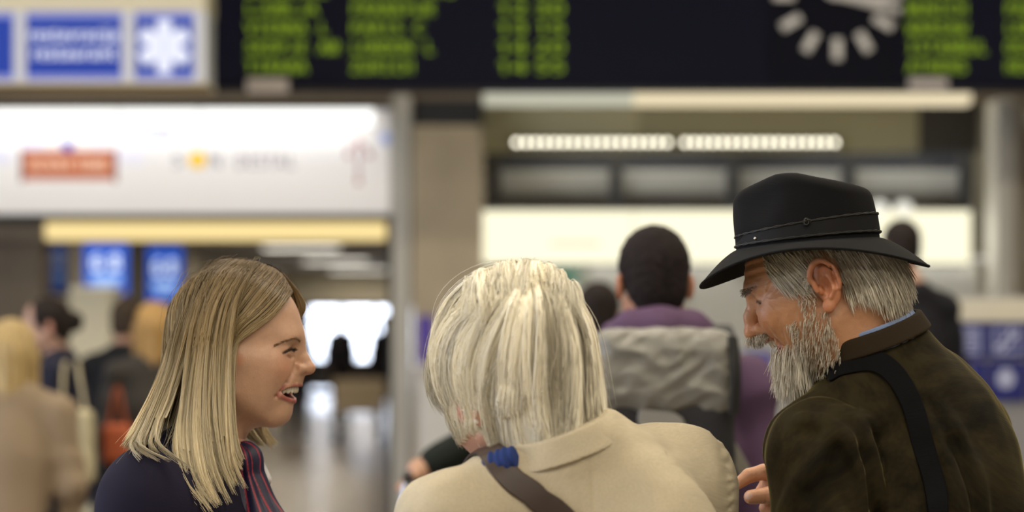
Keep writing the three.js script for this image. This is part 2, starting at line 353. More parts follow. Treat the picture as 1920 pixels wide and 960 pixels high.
// px box at a depth: bounds in metres from photo pixels
const pxB = (x0, x1, y0, y1, d, depth, r = 0) => { const a = P(x0, y1, d), b = P(x1, y0, d); return boxG(a.x, b.x, a.y, b.y, -d - depth, -d, r); };
const signUV = (g, x0, x1, y0, y1) => { const p = g.attributes.position, uv = g.attributes.uv; for (let i = 0; i < p.count; i++) uv.setXY(i, (p.getX(i) - x0) / (x1 - x0), (p.getY(i) - y0) / (y1 - y0)); return g; };
function printPlate(x0, x1, y0, y1, d, depth) { const a = P(x0, y1, d), b = P(x1, y0, d); return signUV(boxG(a.x, b.x, a.y, b.y, -d - depth, -d), a.x, b.x, a.y, b.y); }
const lit = (tex, s) => { const m = new THREE.MeshPhysicalMaterial({ color: 0x050505, roughness: 0.8, specularIntensity: 0.3, emissiveMap: tex, emissiveIntensity: s }); m.emissive.setRGB(1, 1, 1); return m; };

{ // departure board with clock
  const d = 12, t = thing('departure_board', 'wide dark departure board with rows of green lettering, hung above the ticket bay', 'departure board', V(0, 0, 0));
  mesh('housing', pxB(388, 2300, -190, 165, d, 0.28, 0.01), M.navy, t);
  const rowY = (i) => 17 + 36 * i;
  const screen = (x0, x1, cols) => {
    const y0 = -180, y1 = 152, w = 2048, h = Math.round(2048 * (y1 - y0) / (x1 - x0));
    const tex = canvasTex(w, Math.min(h, 2048), (c, W, H) => {
      c.fillStyle = '#12121f'; c.fillRect(0, 0, W, H); const k = W / (x1 - x0); c.textBaseline = 'middle'; c.fillStyle = '#a6c92c';
      for (const [px, rows, cw] of cols) for (let i = 0; i < rows.length; i++) {
        const s = rows[rows.length - 1 - i], y = (rowY(3 - i) - y0) * k; c.font = 'bold ' + Math.round(31 * k) + 'px monospace';
        for (let q = 0; q < s.length; q++) { c.save(); c.translate((px - x0 + q * cw) * k, y); c.scale(cw / 18.6 * 0.98, 1); c.fillText(s[q], 0, 0); c.restore(); }
      }
    });
    const a = mesh('display', printPlate(x0, x1, y0, y1, d - 0.012, 0.012), lit(tex, 0.62), t); a.userData.label = 'dark display with rows of green letters';
  };
  screen(398, 1438, [[460, ['SOFIA', 'BELGRADE', 'LJUBLJA', 'VIENNA L', 'SKOPJE AM', 'TIRANA'], 19.5], [657, ['SARAJEVO', 'VIENNA', 'MOSCOW SVO', 'FRANKFUR', 'PARIS C', 'LONDON L', 'ZURICH'].slice(0, 7), 19.8], [930, ['11', '12', '12', '13', '14', '14'], 30], [1003, ['40', '05', '30', '15', '20', '55'], 29]]);
  screen(1692, 2280, [[1700, ['PRAGUE', 'MUNICH', 'WARSAW', 'ISTANBUL', 'ATHENS'], 19], [1885, ['ROME', 'PARIS', 'LONDON', 'OSLO', 'HELSINKI'], 19]]);
  const clk = mesh('clock_panel', pxB(1446, 1688, -185, 160, d - 0.016, 0.016), std(0.008, 0.008, 0.014, 0.9, { specularIntensity: 0.3 }), t);
  const C = P(1570, -8, d - 0.02), tick = std(0.8, 0.77, 0.72, 0.5), u = d / FOCAL;
  for (let i = 0; i < 12; i++) { const a = i * Math.PI / 6, m = mesh('hour_mark', new RoundedBoxGeometry(17 * u, 40 * u, 0.012, 2, 0.005), tick, clk); m.position.set(C.x + Math.sin(a) * 100 * u, C.y + Math.cos(a) * 100 * u, C.z); m.rotation.z = -a; }
  const hand = (deg, len, wd, z) => { const a = deg * Math.PI / 180, m = mesh('hand', new RoundedBoxGeometry(wd * u, len * u, 0.008, 2, 0.003).translate(0, len * u * 0.35, 0), tick, clk); m.position.set(C.x, C.y, C.z + z); m.rotation.z = -a; };
  hand(104, 142, 13, 0.012); hand(98, 105, 17, 0.022);
  for (const [x0, x1, y0, y1] of [[462, 540, 147, 172], [1705, 1778, 147, 166]]) mesh('name_plate', pxB(x0, x1, y0, y1, d - 0.03, 0.03, 0.006), std(0.62, 0.56, 0.52, 0.5), t);
  for (const x of [-1.2, 1.2, 3.6]) mesh('hanger', boxG(x - 0.03, x + 0.03, P(0, -190, d).y, 5.0, -d - 0.17, -d - 0.11), M.dark, t);
}
{ // hanging direction sign
  const d = 11, t = thing('direction_sign', 'blue and white lit direction sign with a restaurant panel and a medical star', 'sign', V(0, 0, 0));
  mesh('housing', merge([pxB(-300, 386, -130, 21, d, 0.36, 0.01), pxB(-300, 386, 152, 158, d, 0.36)]), M.cream, t);
  mesh('housing_back', pxB(-300, 386, 18, 154, d + 0.3, 0.06), M.cream, t);
  mesh('underside', pxB(-298, 384, 155.5, 163, d + 0.02, 0.32), M.ochre, t);
  for (const [x0, x1] of [[-300, -170], [26, 48], [229, 252], [364, 386]]) mesh('divider', pxB(x0, x1, 20, 154, d, 0.3, 0.004), std(0.7, 0.72, 0.78, 0.4), t);
  const face = (x0, x1, draw, label) => {
    const tex = canvasTex(1024, Math.round(1024 * 134 / (x1 - x0)), (c, W, H) => { const k = W / (x1 - x0); c.fillStyle = '#8f96d2'; c.fillRect(0, 0, W, H); c.fillStyle = '#2c44a0'; c.fillRect(k * 2, k * 13, W - k * 4, H - k * 26); c.fillStyle = '#eef0ff'; draw(c, W, H, k); });
    const m = mesh('sign_panel', printPlate(x0, x1, 20, 154, d + 0.01, 0.02), lit(tex, 1.0), t); m.userData.label = label;
  };
  face(-170, 26, (c, W, H, k) => { c.fillRect(-2, H * 0.35, W * 0.8, k * 30); }, 'plain blue sign panel');
  face(48, 229, (c, W, H, k) => { c.font = 'bold ' + Math.round(31 * k) + 'px sans-serif'; c.textBaseline = 'middle'; c.textAlign = 'center'; c.fillText('restavracija', W / 2, 45 * k, W * 0.95); c.fillText('restaurant', W / 2, 80 * k, W * 0.88); }, 'blue sign panel with white restaurant lettering');
  face(252, 364, (c, W, H, k) => { c.translate(W / 2, H / 2); for (let i = 0; i < 3; i++) { c.rotate(Math.PI / 3); c.fillRect(-14 * k, -50 * k, 28 * k, 100 * k); } c.fillStyle = '#c3caf0'; c.fillRect(-2 * k, -22 * k, 4 * k, 44 * k); }, 'blue sign panel with a white six-armed medical star');
  for (const x of [-3.2, -2.1]) mesh('hanger', boxG(x - 0.025, x + 0.025, P(0, -130, d).y, 5.0, -d - 0.2, -d - 0.15), M.dark, t);
}
{ // shop banner with its lamp above the passage
  const d = 13.9, y = (py) => P(0, py, d).y, x = (px) => P(px, 0, d).x, t = thing('shop_banner', 'long white shop banner with a red fence logo and a yellow sun', 'banner', V(0, 0, 0));
  mesh('backing', pxB(-420, 736, 203, 402, d + 0.03, 0.07), M.pale, t);
  const tex = canvasTex(2048, 564, (c, W, H) => {
    const x0 = -20, k = W / (730 - x0), X = (p) => (p - x0) * k, Y = (p) => (p - 204) * k;
    c.fillStyle = '#d9d5d2'; c.fillRect(0, 0, W, H);
    const r = rng(77);
    for (const [px, py, s, col] of [[250, 248, 60, '#a9b4e2'], [300, 255, 45, '#7f8dd0'], [60, 262, 40, '#b6bfe6'], [180, 258, 30, '#b6bfe6'], [728, 262, 18, '#8b9ad8'], [0, 300, 40, '#c3c2e0'], [240, 290, 60, '#cfd0e6']]) for (let i = 0; i < 40; i++) { c.globalAlpha = 0.12; c.fillStyle = col; c.beginPath(); c.arc(X(px + (r() - .5) * s), Y(py + (r() - .5) * s * 0.6), k * (4 + r() * 9), 0, 7); c.fill(); }
    c.globalAlpha = 1;
    c.fillStyle = '#d99a3c'; for (const [px, s] of [[46, 9], [82, 7], [155, 8], [240, 10], [276, 9], [308, 9], [372, 6], [445, 8], [482, 5], [518, 6], [585, 8]]) { c.fillRect(X(px - s / 2), Y(240), k * s, k * 9); c.fillRect(X(px - 1.5), Y(240), k * 3, k * 14); }
    // red fence logo
    c.fillStyle = '#b8643c'; c.fillRect(X(42), Y(286), k * 174, k * 58); c.fillStyle = '#8c3a22'; c.fillRect(X(42), Y(293), k * 174, k * 6); c.fillRect(X(42), Y(330), k * 174, k * 6);
    c.fillStyle = '#e9cdb4'; c.font = 'bold ' + Math.round(30 * k) + 'px serif'; c.textAlign = 'center'; c.textBaseline = 'middle'; c.fillText('SUNNY TIME', X(129), Y(315), k * 150);
    c.fillStyle = '#6e4a4a'; c.fillRect(X(38), Y(284), k * 6, k * 66); c.fillRect(X(213), Y(284), k * 6, k * 66);
    c.fillStyle = '#2b3aa0'; c.beginPath(); c.arc(X(127), Y(277), k * 11, 0, 7); c.fill();
    // grey word with a yellow sun for its second letter
    c.fillStyle = '#9b9598'; c.font = 'bold ' + Math.round(40 * k) + 'px sans-serif'; c.fillText('S', X(333), Y(306)); c.fillText('N', X(403), Y(306)); c.fillText('DESTAL', X(497), Y(308), k * 115);
    c.fillStyle = '#e3b930'; c.beginPath(); c.arc(X(370), Y(305), k * 17, 0, 7); c.fill();
    // dark red knot emblem
    c.strokeStyle = '#a07a7c'; c.lineWidth = 5 * k; c.beginPath(); c.arc(X(672), Y(293), 20 * k, Math.PI, 0); c.stroke(); c.beginPath(); c.moveTo(X(672), Y(268)); c.lineTo(X(672), Y(350)); c.stroke(); c.fillStyle = '#96383a'; for (const [a, b] of [[672, 268], [652, 296], [693, 296], [672, 348]]) { c.beginPath(); c.arc(X(a), Y(b), 5 * k, 0, 7); c.fill(); }
  });
  const pm = new THREE.MeshStandardMaterial({ map: tex, roughness: 0.5, emissiveMap: tex, emissiveIntensity: 0.42 }); pm.emissive.setRGB(1, 0.98, 0.95);   // lit from behind
  mesh('banner_print', printPlate(-20, 730, 204, 400, d + 0.02, 0.012), pm, t);
  mesh('banner_print_blank', pxB(-420, -20, 204, 400, d + 0.02, 0.012), std(0.68, 0.66, 0.64, 0.5), t);
  // lamp strips along the upper edge
  const hood = mesh('lamp_hood', boxG(x(-420), x(736), y(199), y(203), -d - 0.04, -d + 0.16), M.dark, t);
  for (const [a, b] of [[-400, -10], [-6, 222], [226, 372], [376, 700]]) mesh('lamp_tube', boxG(x(a), x(b), y(237), y(205), -d - 0.005, -d + 0.03, 0.01), glow(1, 0.99, 0.95, 1.6), t);
  const L = new THREE.RectAreaLight(0xffffff, 9, 4.0, 0.1); L.position.set(x(170), y(222), -d + 0.12); L.lookAt(x(170), y(390), -d - 0.03); scene.add(L);
  // warm strip light under the banner
  const w = thing('strip_light', 'long warm yellow strip light under the shop banner', 'strip light', V(0, 0, 0));
  mesh('housing', pxB(-300, 738, 406, 414, d - 0.02, 0.1), M.dark, w);
  for (const [a, b] of [[84, 402], [404, 722]]) { const c = P((a + b) / 2, 432, d); areaLamp('diffuser', w, pxB(a, b, 416, 450, d, 0.09, 0.01), glow(1.0, 0.77, 0.34, 0.95), [1, 0.8, 0.42], 1.5, (b - a) / FOCAL * d, 0.13, V(c.x, c.y, c.z + 0.02), V(c.x, c.y - 0.6, c.z + 3)); }
  mesh('end_cap', pxB(-300, 82, 416, 450, d, 0.09), M.brown, w);
}
{ // ticket bay
  const d0 = 13.75;
  const s = thing('strip_light', 'cream strip light along the top edge of the ticket bay', 'strip light', V(0, 0, 0));
  mesh('housing', pxB(900, 1830, 160, 167, d0, 0.2), M.dark, s);
  for (const [a, b] of [[906, 1188], [1190, 1500], [1502, 1822]]) { const c = P((a + b) / 2, 181, d0); areaLamp('diffuser', s, pxB(a, b, 168, 194, d0, 0.16, 0.01), a < 1000 ? glow(0.75, 0.74, 0.58, 0.72) : glow(1, 0.85, 0.56, 0.88), [1, 0.92, 0.72], 1.2, (b - a) / FOCAL * d0, 0.1, V(c.x, c.y, c.z + 0.02), V(c.x, c.y - 1, c.z + 3)); }
  const fasc = thing('fascia_panel', 'plain beige fascia board over the ticket bay', 'panel', V(0, 0, 0));
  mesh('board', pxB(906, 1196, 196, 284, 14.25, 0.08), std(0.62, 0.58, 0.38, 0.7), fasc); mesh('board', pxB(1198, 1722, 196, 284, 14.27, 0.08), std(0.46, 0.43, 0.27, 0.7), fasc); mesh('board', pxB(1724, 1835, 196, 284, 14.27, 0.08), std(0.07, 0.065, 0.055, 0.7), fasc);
  for (const [a, b, n] of [[962, 1258, 17], [1278, 1572, 17]]) {
    const t = thing('light_bar', (a < 1000 ? 'bar of small round bulbs on the beige fascia, beside the brown pillar' : 'bar of small round bulbs on the beige fascia, above the purple jacket'), 'light bar', V(0, 0, 0), 'bulb bars on the fascia');
    mesh('bar', pxB(a - 4, b + 4, 254, 281, 14.2, 0.05, 0.01), std(0.2, 0.18, 0.12, 0.7), t);
    for (let i = 0; i < n; i++) { const c = P(mix(a + 7, b - 7, i / (n - 1)), 267, 14.19), m = mesh('bulb', new THREE.SphereGeometry(0.018, 10, 8), glow(1, 0.94, 0.76, 5), t); m.position.copy(c); }
    const c = P((a + b) / 2, 267, 14.15), L = new THREE.RectAreaLight(0xfff4dc, 0.5, (b - a) / FOCAL * 14.2, 0.06); L.position.copy(c); L.lookAt(c.x, c.y - 0.5, c.z + 2); scene.add(L);
  }
  for (const x of [0.9, 2.8]) {
    const t = thing('ceiling_light', x < 1 ? 'light panel on the ceiling of the ticket bay, beside the pillar' : 'light panel on the ceiling of the ticket bay, beside the end wall', 'ceiling light', V(x, 3.3, -14.43));
    mesh('housing', boxG(-0.75, 0.75, 0, 0.04, -0.06, 0.06), M.pale, t);
    areaLamp('diffuser', t, boxG(-0.7, 0.7, -0.012, 0, -0.05, 0.05), glow(1, 0.97, 0.88, 1.6), [1, 0.96, 0.86], 14, 1.4, 0.1, V(x, 3.28, -14.43), V(x, 0, -14.6));
    const u = thing('ceiling_light', x < 1 ? 'light panel under the lit ticket sign, beside the pillar' : 'light panel under the lit ticket sign, beside the end wall', 'ceiling light', V(x, 2.06, -14.36));
    mesh('housing', boxG(-0.8, 0.8, 0, 0.03, -0.06, 0.06), M.pale, u);
    areaLamp('diffuser', u, boxG(-0.78, 0.78, -0.008, 0, -0.05, 0.05), glow(1, 0.97, 0.88, 1.2), [1, 0.96, 0.88], 26, 1.5, 0.1, V(x, 2.04, -14.36), V(x, 0, -14.6));
  }
  // transom with its duct
  const tr = thing('transom', 'grey transom with dark upper panes and a pale duct, above the lit ticket sign', 'transom', V(0, 0, 0));
  mesh('upper_panel', pxB(906, 1820, 285, 322, 14.7, 0.05), std(0.04, 0.043, 0.055, 0.4), tr);
  mesh('duct', pxB(906, 1820, 320, 362, 14.6, 0.14, 0.02), std(0.55, 0.55, 0.52, 0.6), tr);
  mesh('lower_panel', pxB(906, 1820, 360, 394, 14.7, 0.05), std(0.13, 0.12, 0.105, 0.5), tr);
  for (const px of [926, 1155, 1375, 1592, 1812]) mesh('mullion', pxB(px - 12, px + 12, 284, 394, 14.5, 0.06), std(0.09, 0.09, 0.092, 0.5), tr);
  for (const [a, b] of [[938, 1143], [1167, 1363], [1387, 1580], [1604, 1800]]) mesh('pane', pxB(a, b, 286, 392, 14.52, 0.006), M.glass, tr);
  // lit sign
  const sg = thing('ticket_sign', 'long bright white lit sign over the ticket windows', 'sign', V(0, 0, 0));
  mesh('housing', pxB(902, 1823, 393, 497, 14.03, 0.2, 0.01), M.grey, sg);
  const c = P(1362, 445, 14), face = canvasTex(1024, 112, (g, W, H) => { g.fillStyle = '#fffdf0'; g.fillRect(0, 0, W, H); const k = W / 912; g.fillStyle = '#7d8494'; g.fillRect((1032 - 906) * k, 60 * k, 92 * k, 5 * k); g.fillStyle = '#d8d6c0'; g.fillRect((1186 - 906) * k, 0, 3 * k, H); });
  const fm = lit(face, 1.15); fm.emissive.setRGB(1, 0.96, 0.78);
  mesh('lit_face', printPlate(906, 1820, 395, 494, 14.0, 0.03), fm, sg);
  { const L = new THREE.RectAreaLight(0xffffff, 2.4, 914 / FOCAL * 14, 99 / FOCAL * 14); L.color.setRGB(1, 0.96, 0.82); L.position.set(c.x, c.y, c.z + 0.03); L.lookAt(c.x, c.y, 0); scene.add(L); }
  for (const px of [1648, 1694]) mesh('globe_lamp', new THREE.SphereGeometry(0.07, 16, 12).translate(...v3(P(px, 393, 14.05))), glow(1, 0.97, 0.85, 0.85), sg);
  // ticket windows and counter
  const tw = thing('ticket_counter', 'pale ticket counter with frosted glass screens and steel posts', 'counter', V(0, 0, 0));
  mesh('counter_front', boxG(-0.19, 3.88, 0, 1.02, -14.5, -14.1), M.pale, tw); mesh('counter_top', boxG(-0.19, 3.88, 1.02, 1.07, -14.6, -14.0, 0.01), M.white, tw);
  for (const px of [919, 1096, 1284, 1484, 1660, 1830]) mesh('post', boxG(P(px - 5, 0, 14.3).x, P(px + 5, 0, 14.3).x, 1.07, P(0, 497, 14.3).y, -14.34, -14.28), M.alu, tw);
  for (const [a, b] of [[924, 1091], [1101, 1279], [1289, 1479], [1489, 1655], [1665, 1825]]) mesh('pane', boxG(P(a, 0, 14.3).x, P(b, 0, 14.3).x, 1.18, P(0, 500, 14.3).y, -14.315, -14.305), M.frost, tw);
  tag(mesh('notice', pxB(1392, 1450, 658, 712, 14.2, 0.012), std(0.13, 0.11, 0.38, 0.5)), 'small violet notice on the ticket counter screen', 'notice');
  tag(mesh('notice', pxB(1042, 1084, 502, 530, 14.25, 0.012), std(0.2, 0.5, 0.36, 0.5)), 'small green notice under the lit ticket sign', 'notice');
  { const q = P(796, 640, 13.8); tag(mesh('notice', pxB(784, 812, 592, 692, 13.83, 0.012), std(0.1, 0.06, 0.42, 0.5)), 'narrow violet notice on the brown pillar', 'notice'); }
  const cab = thing('cabinet', 'pale grey cabinet at the foot of the brown pillar', 'cabinet', V(0, 0, 0));
  mesh('body', pxB(782, 912, 690, 1060, 13.2, 0.4, 0.01), std(0.6, 0.58, 0.55, 0.6), cab); mesh('cabinet_top', pxB(780, 914, 684, 690, 13.18, 0.44), M.white, cab);
  mesh('door', pxB(788, 906, 712, 1040, 13.185, 0.015), M.white, cab);
}
{ // blue notice stand
  const d = 9, t = thing('notice_stand', 'blue notice stand with a white header and white pictograms', 'notice stand', V(0, 0, 0));
  mesh('frame', pxB(1774, 2010, 556, 905, d, 0.12, 0.01), std(0.3, 0.3, 0.32, 0.5), t);
  mesh('header', pxB(1776, 2008, 560, 602, d - 0.012, 0.012), std(0.72, 0.68, 0.55, 0.5), t);
  let n = 0;
  for (const [y0, y1] of [[606, 672], [678, 752]]) for (const [x0, x1] of [[1780, 1850], [1854, 1922], [1926, 2004]]) {
    const k = n++, tex = canvasTex(256, 256, (c, W) => { c.fillStyle = '#232a78'; c.fillRect(0, 0, W, W); c.fillStyle = c.strokeStyle = '#b9bfe0'; c.lineWidth = 14;
      if (k === 0) { for (let i = 0; i < 4; i++) c.fillRect(70, 60 + i * 36, 116, 18); c.strokeRect(50, 40, 156, 176); } else if (k === 1) { c.save(); c.translate(128, 128); c.rotate(-0.9); c.fillRect(-90, -34, 180, 26); c.fillRect(-90, 10, 180, 26); c.restore(); c.strokeRect(40, 40, 176, 176); } else if (k === 3) { c.beginPath(); c.arc(128, 74, 26, 0, 7); c.fill(); c.fillRect(96, 108, 64, 100); } else if (k === 4) { c.beginPath(); c.arc(120, 110, 64, 0, 7); c.fill(); } else { c.fillRect(60, 110, 136, 36); } });
    mesh('pictogram_panel', printPlate(x0, x1, y0, y1, d - 0.012, 0.012), new THREE.MeshStandardMaterial({ map: tex, roughness: 0.4 }), t);
  }
  for (const px of [1800, 1985]) mesh('leg', boxG(P(px - 9, 0, d).x, P(px + 9, 0, d).x, 0, P(0, 900, d).y, -d - 0.09, -d - 0.04), M.alu, t);
  mesh('foot', boxG(P(1790, 0, d).x, P(1996, 0, d).x, 0, 0.02, -d - 0.25, -d + 0.12), M.alu, t);
}
{ // passage: screens, white post, bench
  for (const [x0, x1, y0, y1, d, s] of [[157, 240, 455, 551, 17, 1.0], [276, 342, 462, 566, 18.5, 0.8], [96, 124, 446, 548, 19.5, 0.16]]) {
    const t = thing('monitor', s === 1 ? 'bright blue screen with white figures hung in the passage beside the white column' : s > 0.5 ? 'blue screen with white figures hung beside the laughing woman\'s hair' : 'dim blue screen hung in the dark end of the passage', 'screen', V(0, 0, 0));
    mesh('casing', pxB(x0 - 5, x1 + 5, y0 - 5, y1 + 5, d, 0.08, 0.01), M.dark, t);
    const tex = canvasTex(256, 296, (c, W, H) => { c.fillStyle = '#2a55b8'; c.fillRect(0, 0, W, H); c.fillStyle = '#eaf4ff'; c.font = 'bold 130px sans-serif'; c.textAlign = 'center'; c.fillText('6 8', W / 2, 160, 210); c.fillStyle = '#a8c8f4'; c.fillRect(40, 190, 176, 34); c.fillRect(64, 238, 128, 16); });
    mesh('screen', printPlate(x0, x1, y0, y1, d - 0.006, 0.006), lit(tex, 1.25 * s), t);
    const px = (x0 + x1) / 2, q = P(px, y0 - 5, d); mesh('hanger', boxG(q.x - 0.02, q.x + 0.02, q.y, 2.9, -d - 0.06, -d - 0.02), M.dark, t);
  }
  const d = 13.0, post = thing('column', 'cream white information column standing before the passage', 'column', V(P(168, 0, d).x, 0, -d - 0.15));
  const topY = P(0, 537, d).y; mesh('shaft', boxG(-0.14, 0.14, 0, topY, -0.15, 0.15, 0.02), M.cream, post); mesh('side_rail', boxG(0.14, 0.17, 0, topY, -0.1, 0.1), M.alu, post);
  for (let i = 0; i < 3; i++) {
    const q = V(-4.5 + i * 0.78, 0, -38 + i * 0.5), t = thing('waiting_seat', ['dark waiting seat by the passage wall before the glazed doors', 'dark waiting seat between two others before the glazed doors', 'dark waiting seat behind the beige bench'][i], 'seat', q);
    mesh('seat', boxG(-0.34, 0.34, 0.4, 0.5, -0.28, 0.28, 0.03), M.dark, t); mesh('backrest', boxG(-0.34, 0.34, 0.5, 0.95, -0.3, -0.22, 0.03), M.dark, t);
    for (const x of [-0.3, 0.3]) mesh('leg', boxG(x - 0.02, x + 0.02, 0, 0.4, -0.25, 0.25), M.dark, t);
  }
  const bn = thing('bench', 'beige padded bench in the passage before the bright doors', 'bench', V(P(672, 0, 26).x, 0, -26));
  mesh('seat', boxG(-0.36, 0.36, 0.42, 0.54, -0.3, 0.3, 0.03), std(0.45, 0.38, 0.28, 0.7), bn); mesh('backrest', boxG(-0.36, 0.36, 0.54, 0.86, -0.3, -0.22, 0.03), std(0.45, 0.38, 0.28, 0.7), bn);
  for (const x of [-0.3, 0.3]) for (const z of [-0.25, 0.25]) mesh('leg', boxG(x - 0.02, x + 0.02, 0, 0.42, z - 0.02, z + 0.02), M.dark, bn);
}
const toPerson = (g, base) => g.translate(-base.x, 0, -base.z);
// ------------------------------------------------------------------ heads (own frame: origin between the ear canals, z forward, y up, x to the person's left)
function earSdf(s, side, c, size, out = 0.5) {
  // c: centre of the ear; a tilted plate with a raised rim, a hollow and a lobe
  const [cx, cy, cz] = c, a = size;
  const q = (u, v, w) => [cx + side * w, cy + v * a, cz + u * a];          // u back, v up, w out
  s.add(sdE(q(0, 0.02, 0.004), [0.007, a * 0.44, a * 0.25], [0.12, side * out * -0.7, 0]), 0.006);
  const rim = [];
  for (let i = 0; i <= 20; i++) { const t = -0.5 + i / 20 * 4.0; rim.push(q(Math.cos(t) * -0.26 * -1 * (i > 17 ? 0.75 : 1) * -1, 0.08 + Math.sin(t) * 0.4, 0.013 + 0.004 * Math.sin(t * 0.8))); }
  for (let i = 0; i < 20; i++) s.add(sdC(rim[i], rim[i + 1], 0.0029), 0.004);
  const anti = [q(-0.02, 0.32, 0.011), q(-0.12, 0.12, 0.012), q(-0.11, -0.12, 0.012), q(-0.02, -0.24, 0.011)];
  for (let i = 0; i < 3; i++) s.add(sdC(anti[i], anti[i + 1], 0.0028), 0.004);
  s.sub(sdE(q(0.02, -0.02, 0.015), [0.010, a * 0.17, a * 0.11]), 0.003);
  s.sub(sdE(q(-0.02, 0.3, 0.016), [0.006, a * 0.09, a * 0.08]), 0.004);
  s.sub(sdE(q(-0.2, 0.1, 0.016), [0.005, a * 0.22, a * 0.03]), 0.003);
  s.add(sdE(q(0.14, -0.06, 0.009), [0.004, a * 0.09, a * 0.06]), 0.004);
  s.add(sdE(q(0.08, -0.4, 0.008), [0.0055, a * 0.13, a * 0.12]), 0.006);
}
const cavity = sdE([0, -0.0475, 0.082], [0.0338, 0.0125, 0.042], [0.06, 0, 0]);
function headSdf(o) {
  const male = o.male, s = new Sdf();
  s.add(sdE([0, 0.045, 0.010], [0.073, 0.087, 0.096]));
  s.add(sdE([0, 0.03, 0.084], [0.045, 0.02, 0.024]), 0.02);
  if (male) both(s, (m) => sdC([m * 0.012, 0.031, 0.102], [m * 0.042, 0.029, 0.083], 0.0085, 0.007), 0.012);
  s.add(sdE([0, -0.022, 0.058], [0.051, 0.052, 0.043]), 0.02);
  s.add(sdE([0, -0.043, 0.073], [0.029, 0.028, 0.027]), 0.014);
  s.add(sdE([0, -0.079, 0.070], [0.023, 0.017, 0.020]), 0.018);
  both(s, (m) => sdC([m * 0.053, -0.038, 0.012], [m * 0.017, -0.079, 0.064], 0.017, 0.014), 0.025);
  s.add(sdE([0, -0.06, 0.03], [0.046, 0.036, 0.05]), 0.02);
  both(s, (m) => sdE([m * 0.037, -0.013, 0.0715], [0.023, 0.021, 0.0225]), 0.018);
  both(s, (m) => sdC([m * 0.061, 0.0, 0.03], [m * 0.047, 0.002, 0.064], 0.0125), 0.025);
  both(s, (m) => sdE([m * 0.03, -0.026, 0.036], [0.035, 0.046, 0.047]), 0.02);
  // eyes: hollow, lid, crease
  both(s, (m) => sdE([m * 0.031, 0.0165, 0.113], [0.018, 0.0095, 0.018]), 0.012, 'sub');
  both(s, (m) => sdE([m * 0.031, 0.0125, 0.0835], [0.0155, 0.0115, 0.0135]), 0.006);
  const f0 = s.fn(), onto = (p, off = 0) => v3(ontoSurface(f0, V(...p), off, 5));
  const lid = [[0.017, 0.0135, 0.0985], [0.024, 0.0162, 0.099], [0.031, 0.0165, 0.0985], [0.039, 0.0135, 0.093], [0.0455, 0.0095, 0.0865]].map((p) => onto(p));
  const low = [[0.018, 0.004, 0.099], [0.029, 0.002, 0.097], [0.04, 0.005, 0.0925]].map((p) => onto(p));
  const fl = (p, m) => [p[0] * m, p[1], p[2]];
  for (let i = 0; i < 4; i++) both(s, (m) => sdC(fl(lid[i], m), fl(lid[i + 1], m), 0.0013), 0.003, 'sub');
  for (let i = 0; i < 2; i++) both(s, (m) => sdC(fl(low[i], m), fl(low[i + 1], m), 0.0009), 0.004, 'sub');
  o.eye = (x, y, z) => { let d = 1; for (const g of o.eyeParts) d = Math.min(d, g(x, y, z)); return d; };
  o.eyeParts = [0, 1, 2, 3].map((i) => sdC(lid[i], lid[i + 1], 0.0014, i === 3 ? 0.0009 : 0.0014));
  o.lidPath = lid;
  // nose
  const nb = male ? 1 : 0;
  s.add(sdC([0, 0.024, 0.1015], [0, 0.0, 0.1115 + nb * 0.004], 0.0058 + nb * 0.001, 0.0068 + nb * 0.0015), 0.014);
  s.add(sdC([0, 0.0, 0.1115 + nb * 0.004], [0, -0.012 - nb * 0.007, 0.1165 + nb * 0.003], 0.0065 + nb * 0.0015, 0.009 + nb * 0.001), 0.008);
  s.add(sdE([0, -0.0125 - nb * 0.009, 0.117 + nb * 0.003], [0.0095 + nb * 0.001, 0.0085 + nb * 0.001, 0.0098]), 0.006);
  both(s, (m) => sdE([m * 0.0125, -0.0135 - nb * 0.006, 0.1045], [0.0072 + nb * 0.001, 0.0078, 0.0105]), 0.005);
  both(s, (m) => sdE([m * 0.0062, -0.0225 - nb * 0.008, 0.113], [0.0036, 0.0042, 0.006]), 0.003, 'sub');
  both(s, (m) => sdC([m * 0.0205, -0.0085, 0.1005], [m * 0.0215, -0.019, 0.0985], 0.0018, 0.0018), 0.004, 'sub');
  both(s, (m) => sdC([m * 0.0205, -0.014, 0.1015], [m * 0.0345, -0.034, 0.0905], 0.0028, 0.0026), 0.008, 'sub'); both(s, (m) => sdC([m * 0.0345, -0.034, 0.0905], [m * 0.0405, -0.052, 0.076], 0.0026, 0.0016), 0.008, 'sub');
  // mouth
  s.add(sdE([0, -0.028, 0.0885], [0.02, 0.013, 0.0205]), 0.012);
  const lip = [];
  if (o.smile) {
    const f1 = s.fn(), m0 = (p) => v3(ontoSurface(f1, V(...p), -0.0006, 5));
    s.sub(cavity, 0.003);
    s.add(sdE([0, -0.055, 0.075], [0.018, 0.006, 0.016]), 0.004);                                  // tongue
    const up = [[0.0345, -0.0435, 0.068], [0.027, -0.0395, 0.084], [0.014, -0.036, 0.0985], [0, -0.0365, 0.103]].map((p) => m0(p));
    const lo = [[0.0345, -0.0435, 0.068], [0.029, -0.052, 0.077], [0.0145, -0.059, 0.091], [0, -0.061, 0.095]].map((p) => m0(p));
    for (const m of [1, -1]) for (const [ch, r] of [[up, 0.0019], [lo, 0.0030]]) for (let i = 0; i < 3; i++) {
      const f = sdC([m * ch[i][0], ch[i][1], ch[i][2]], [m * ch[i + 1][0], ch[i + 1][1], ch[i + 1][2]], i ? r : r * 0.65, r); lip.push(f); s.add(f, 0.0035);
    }
    const teeth = [];
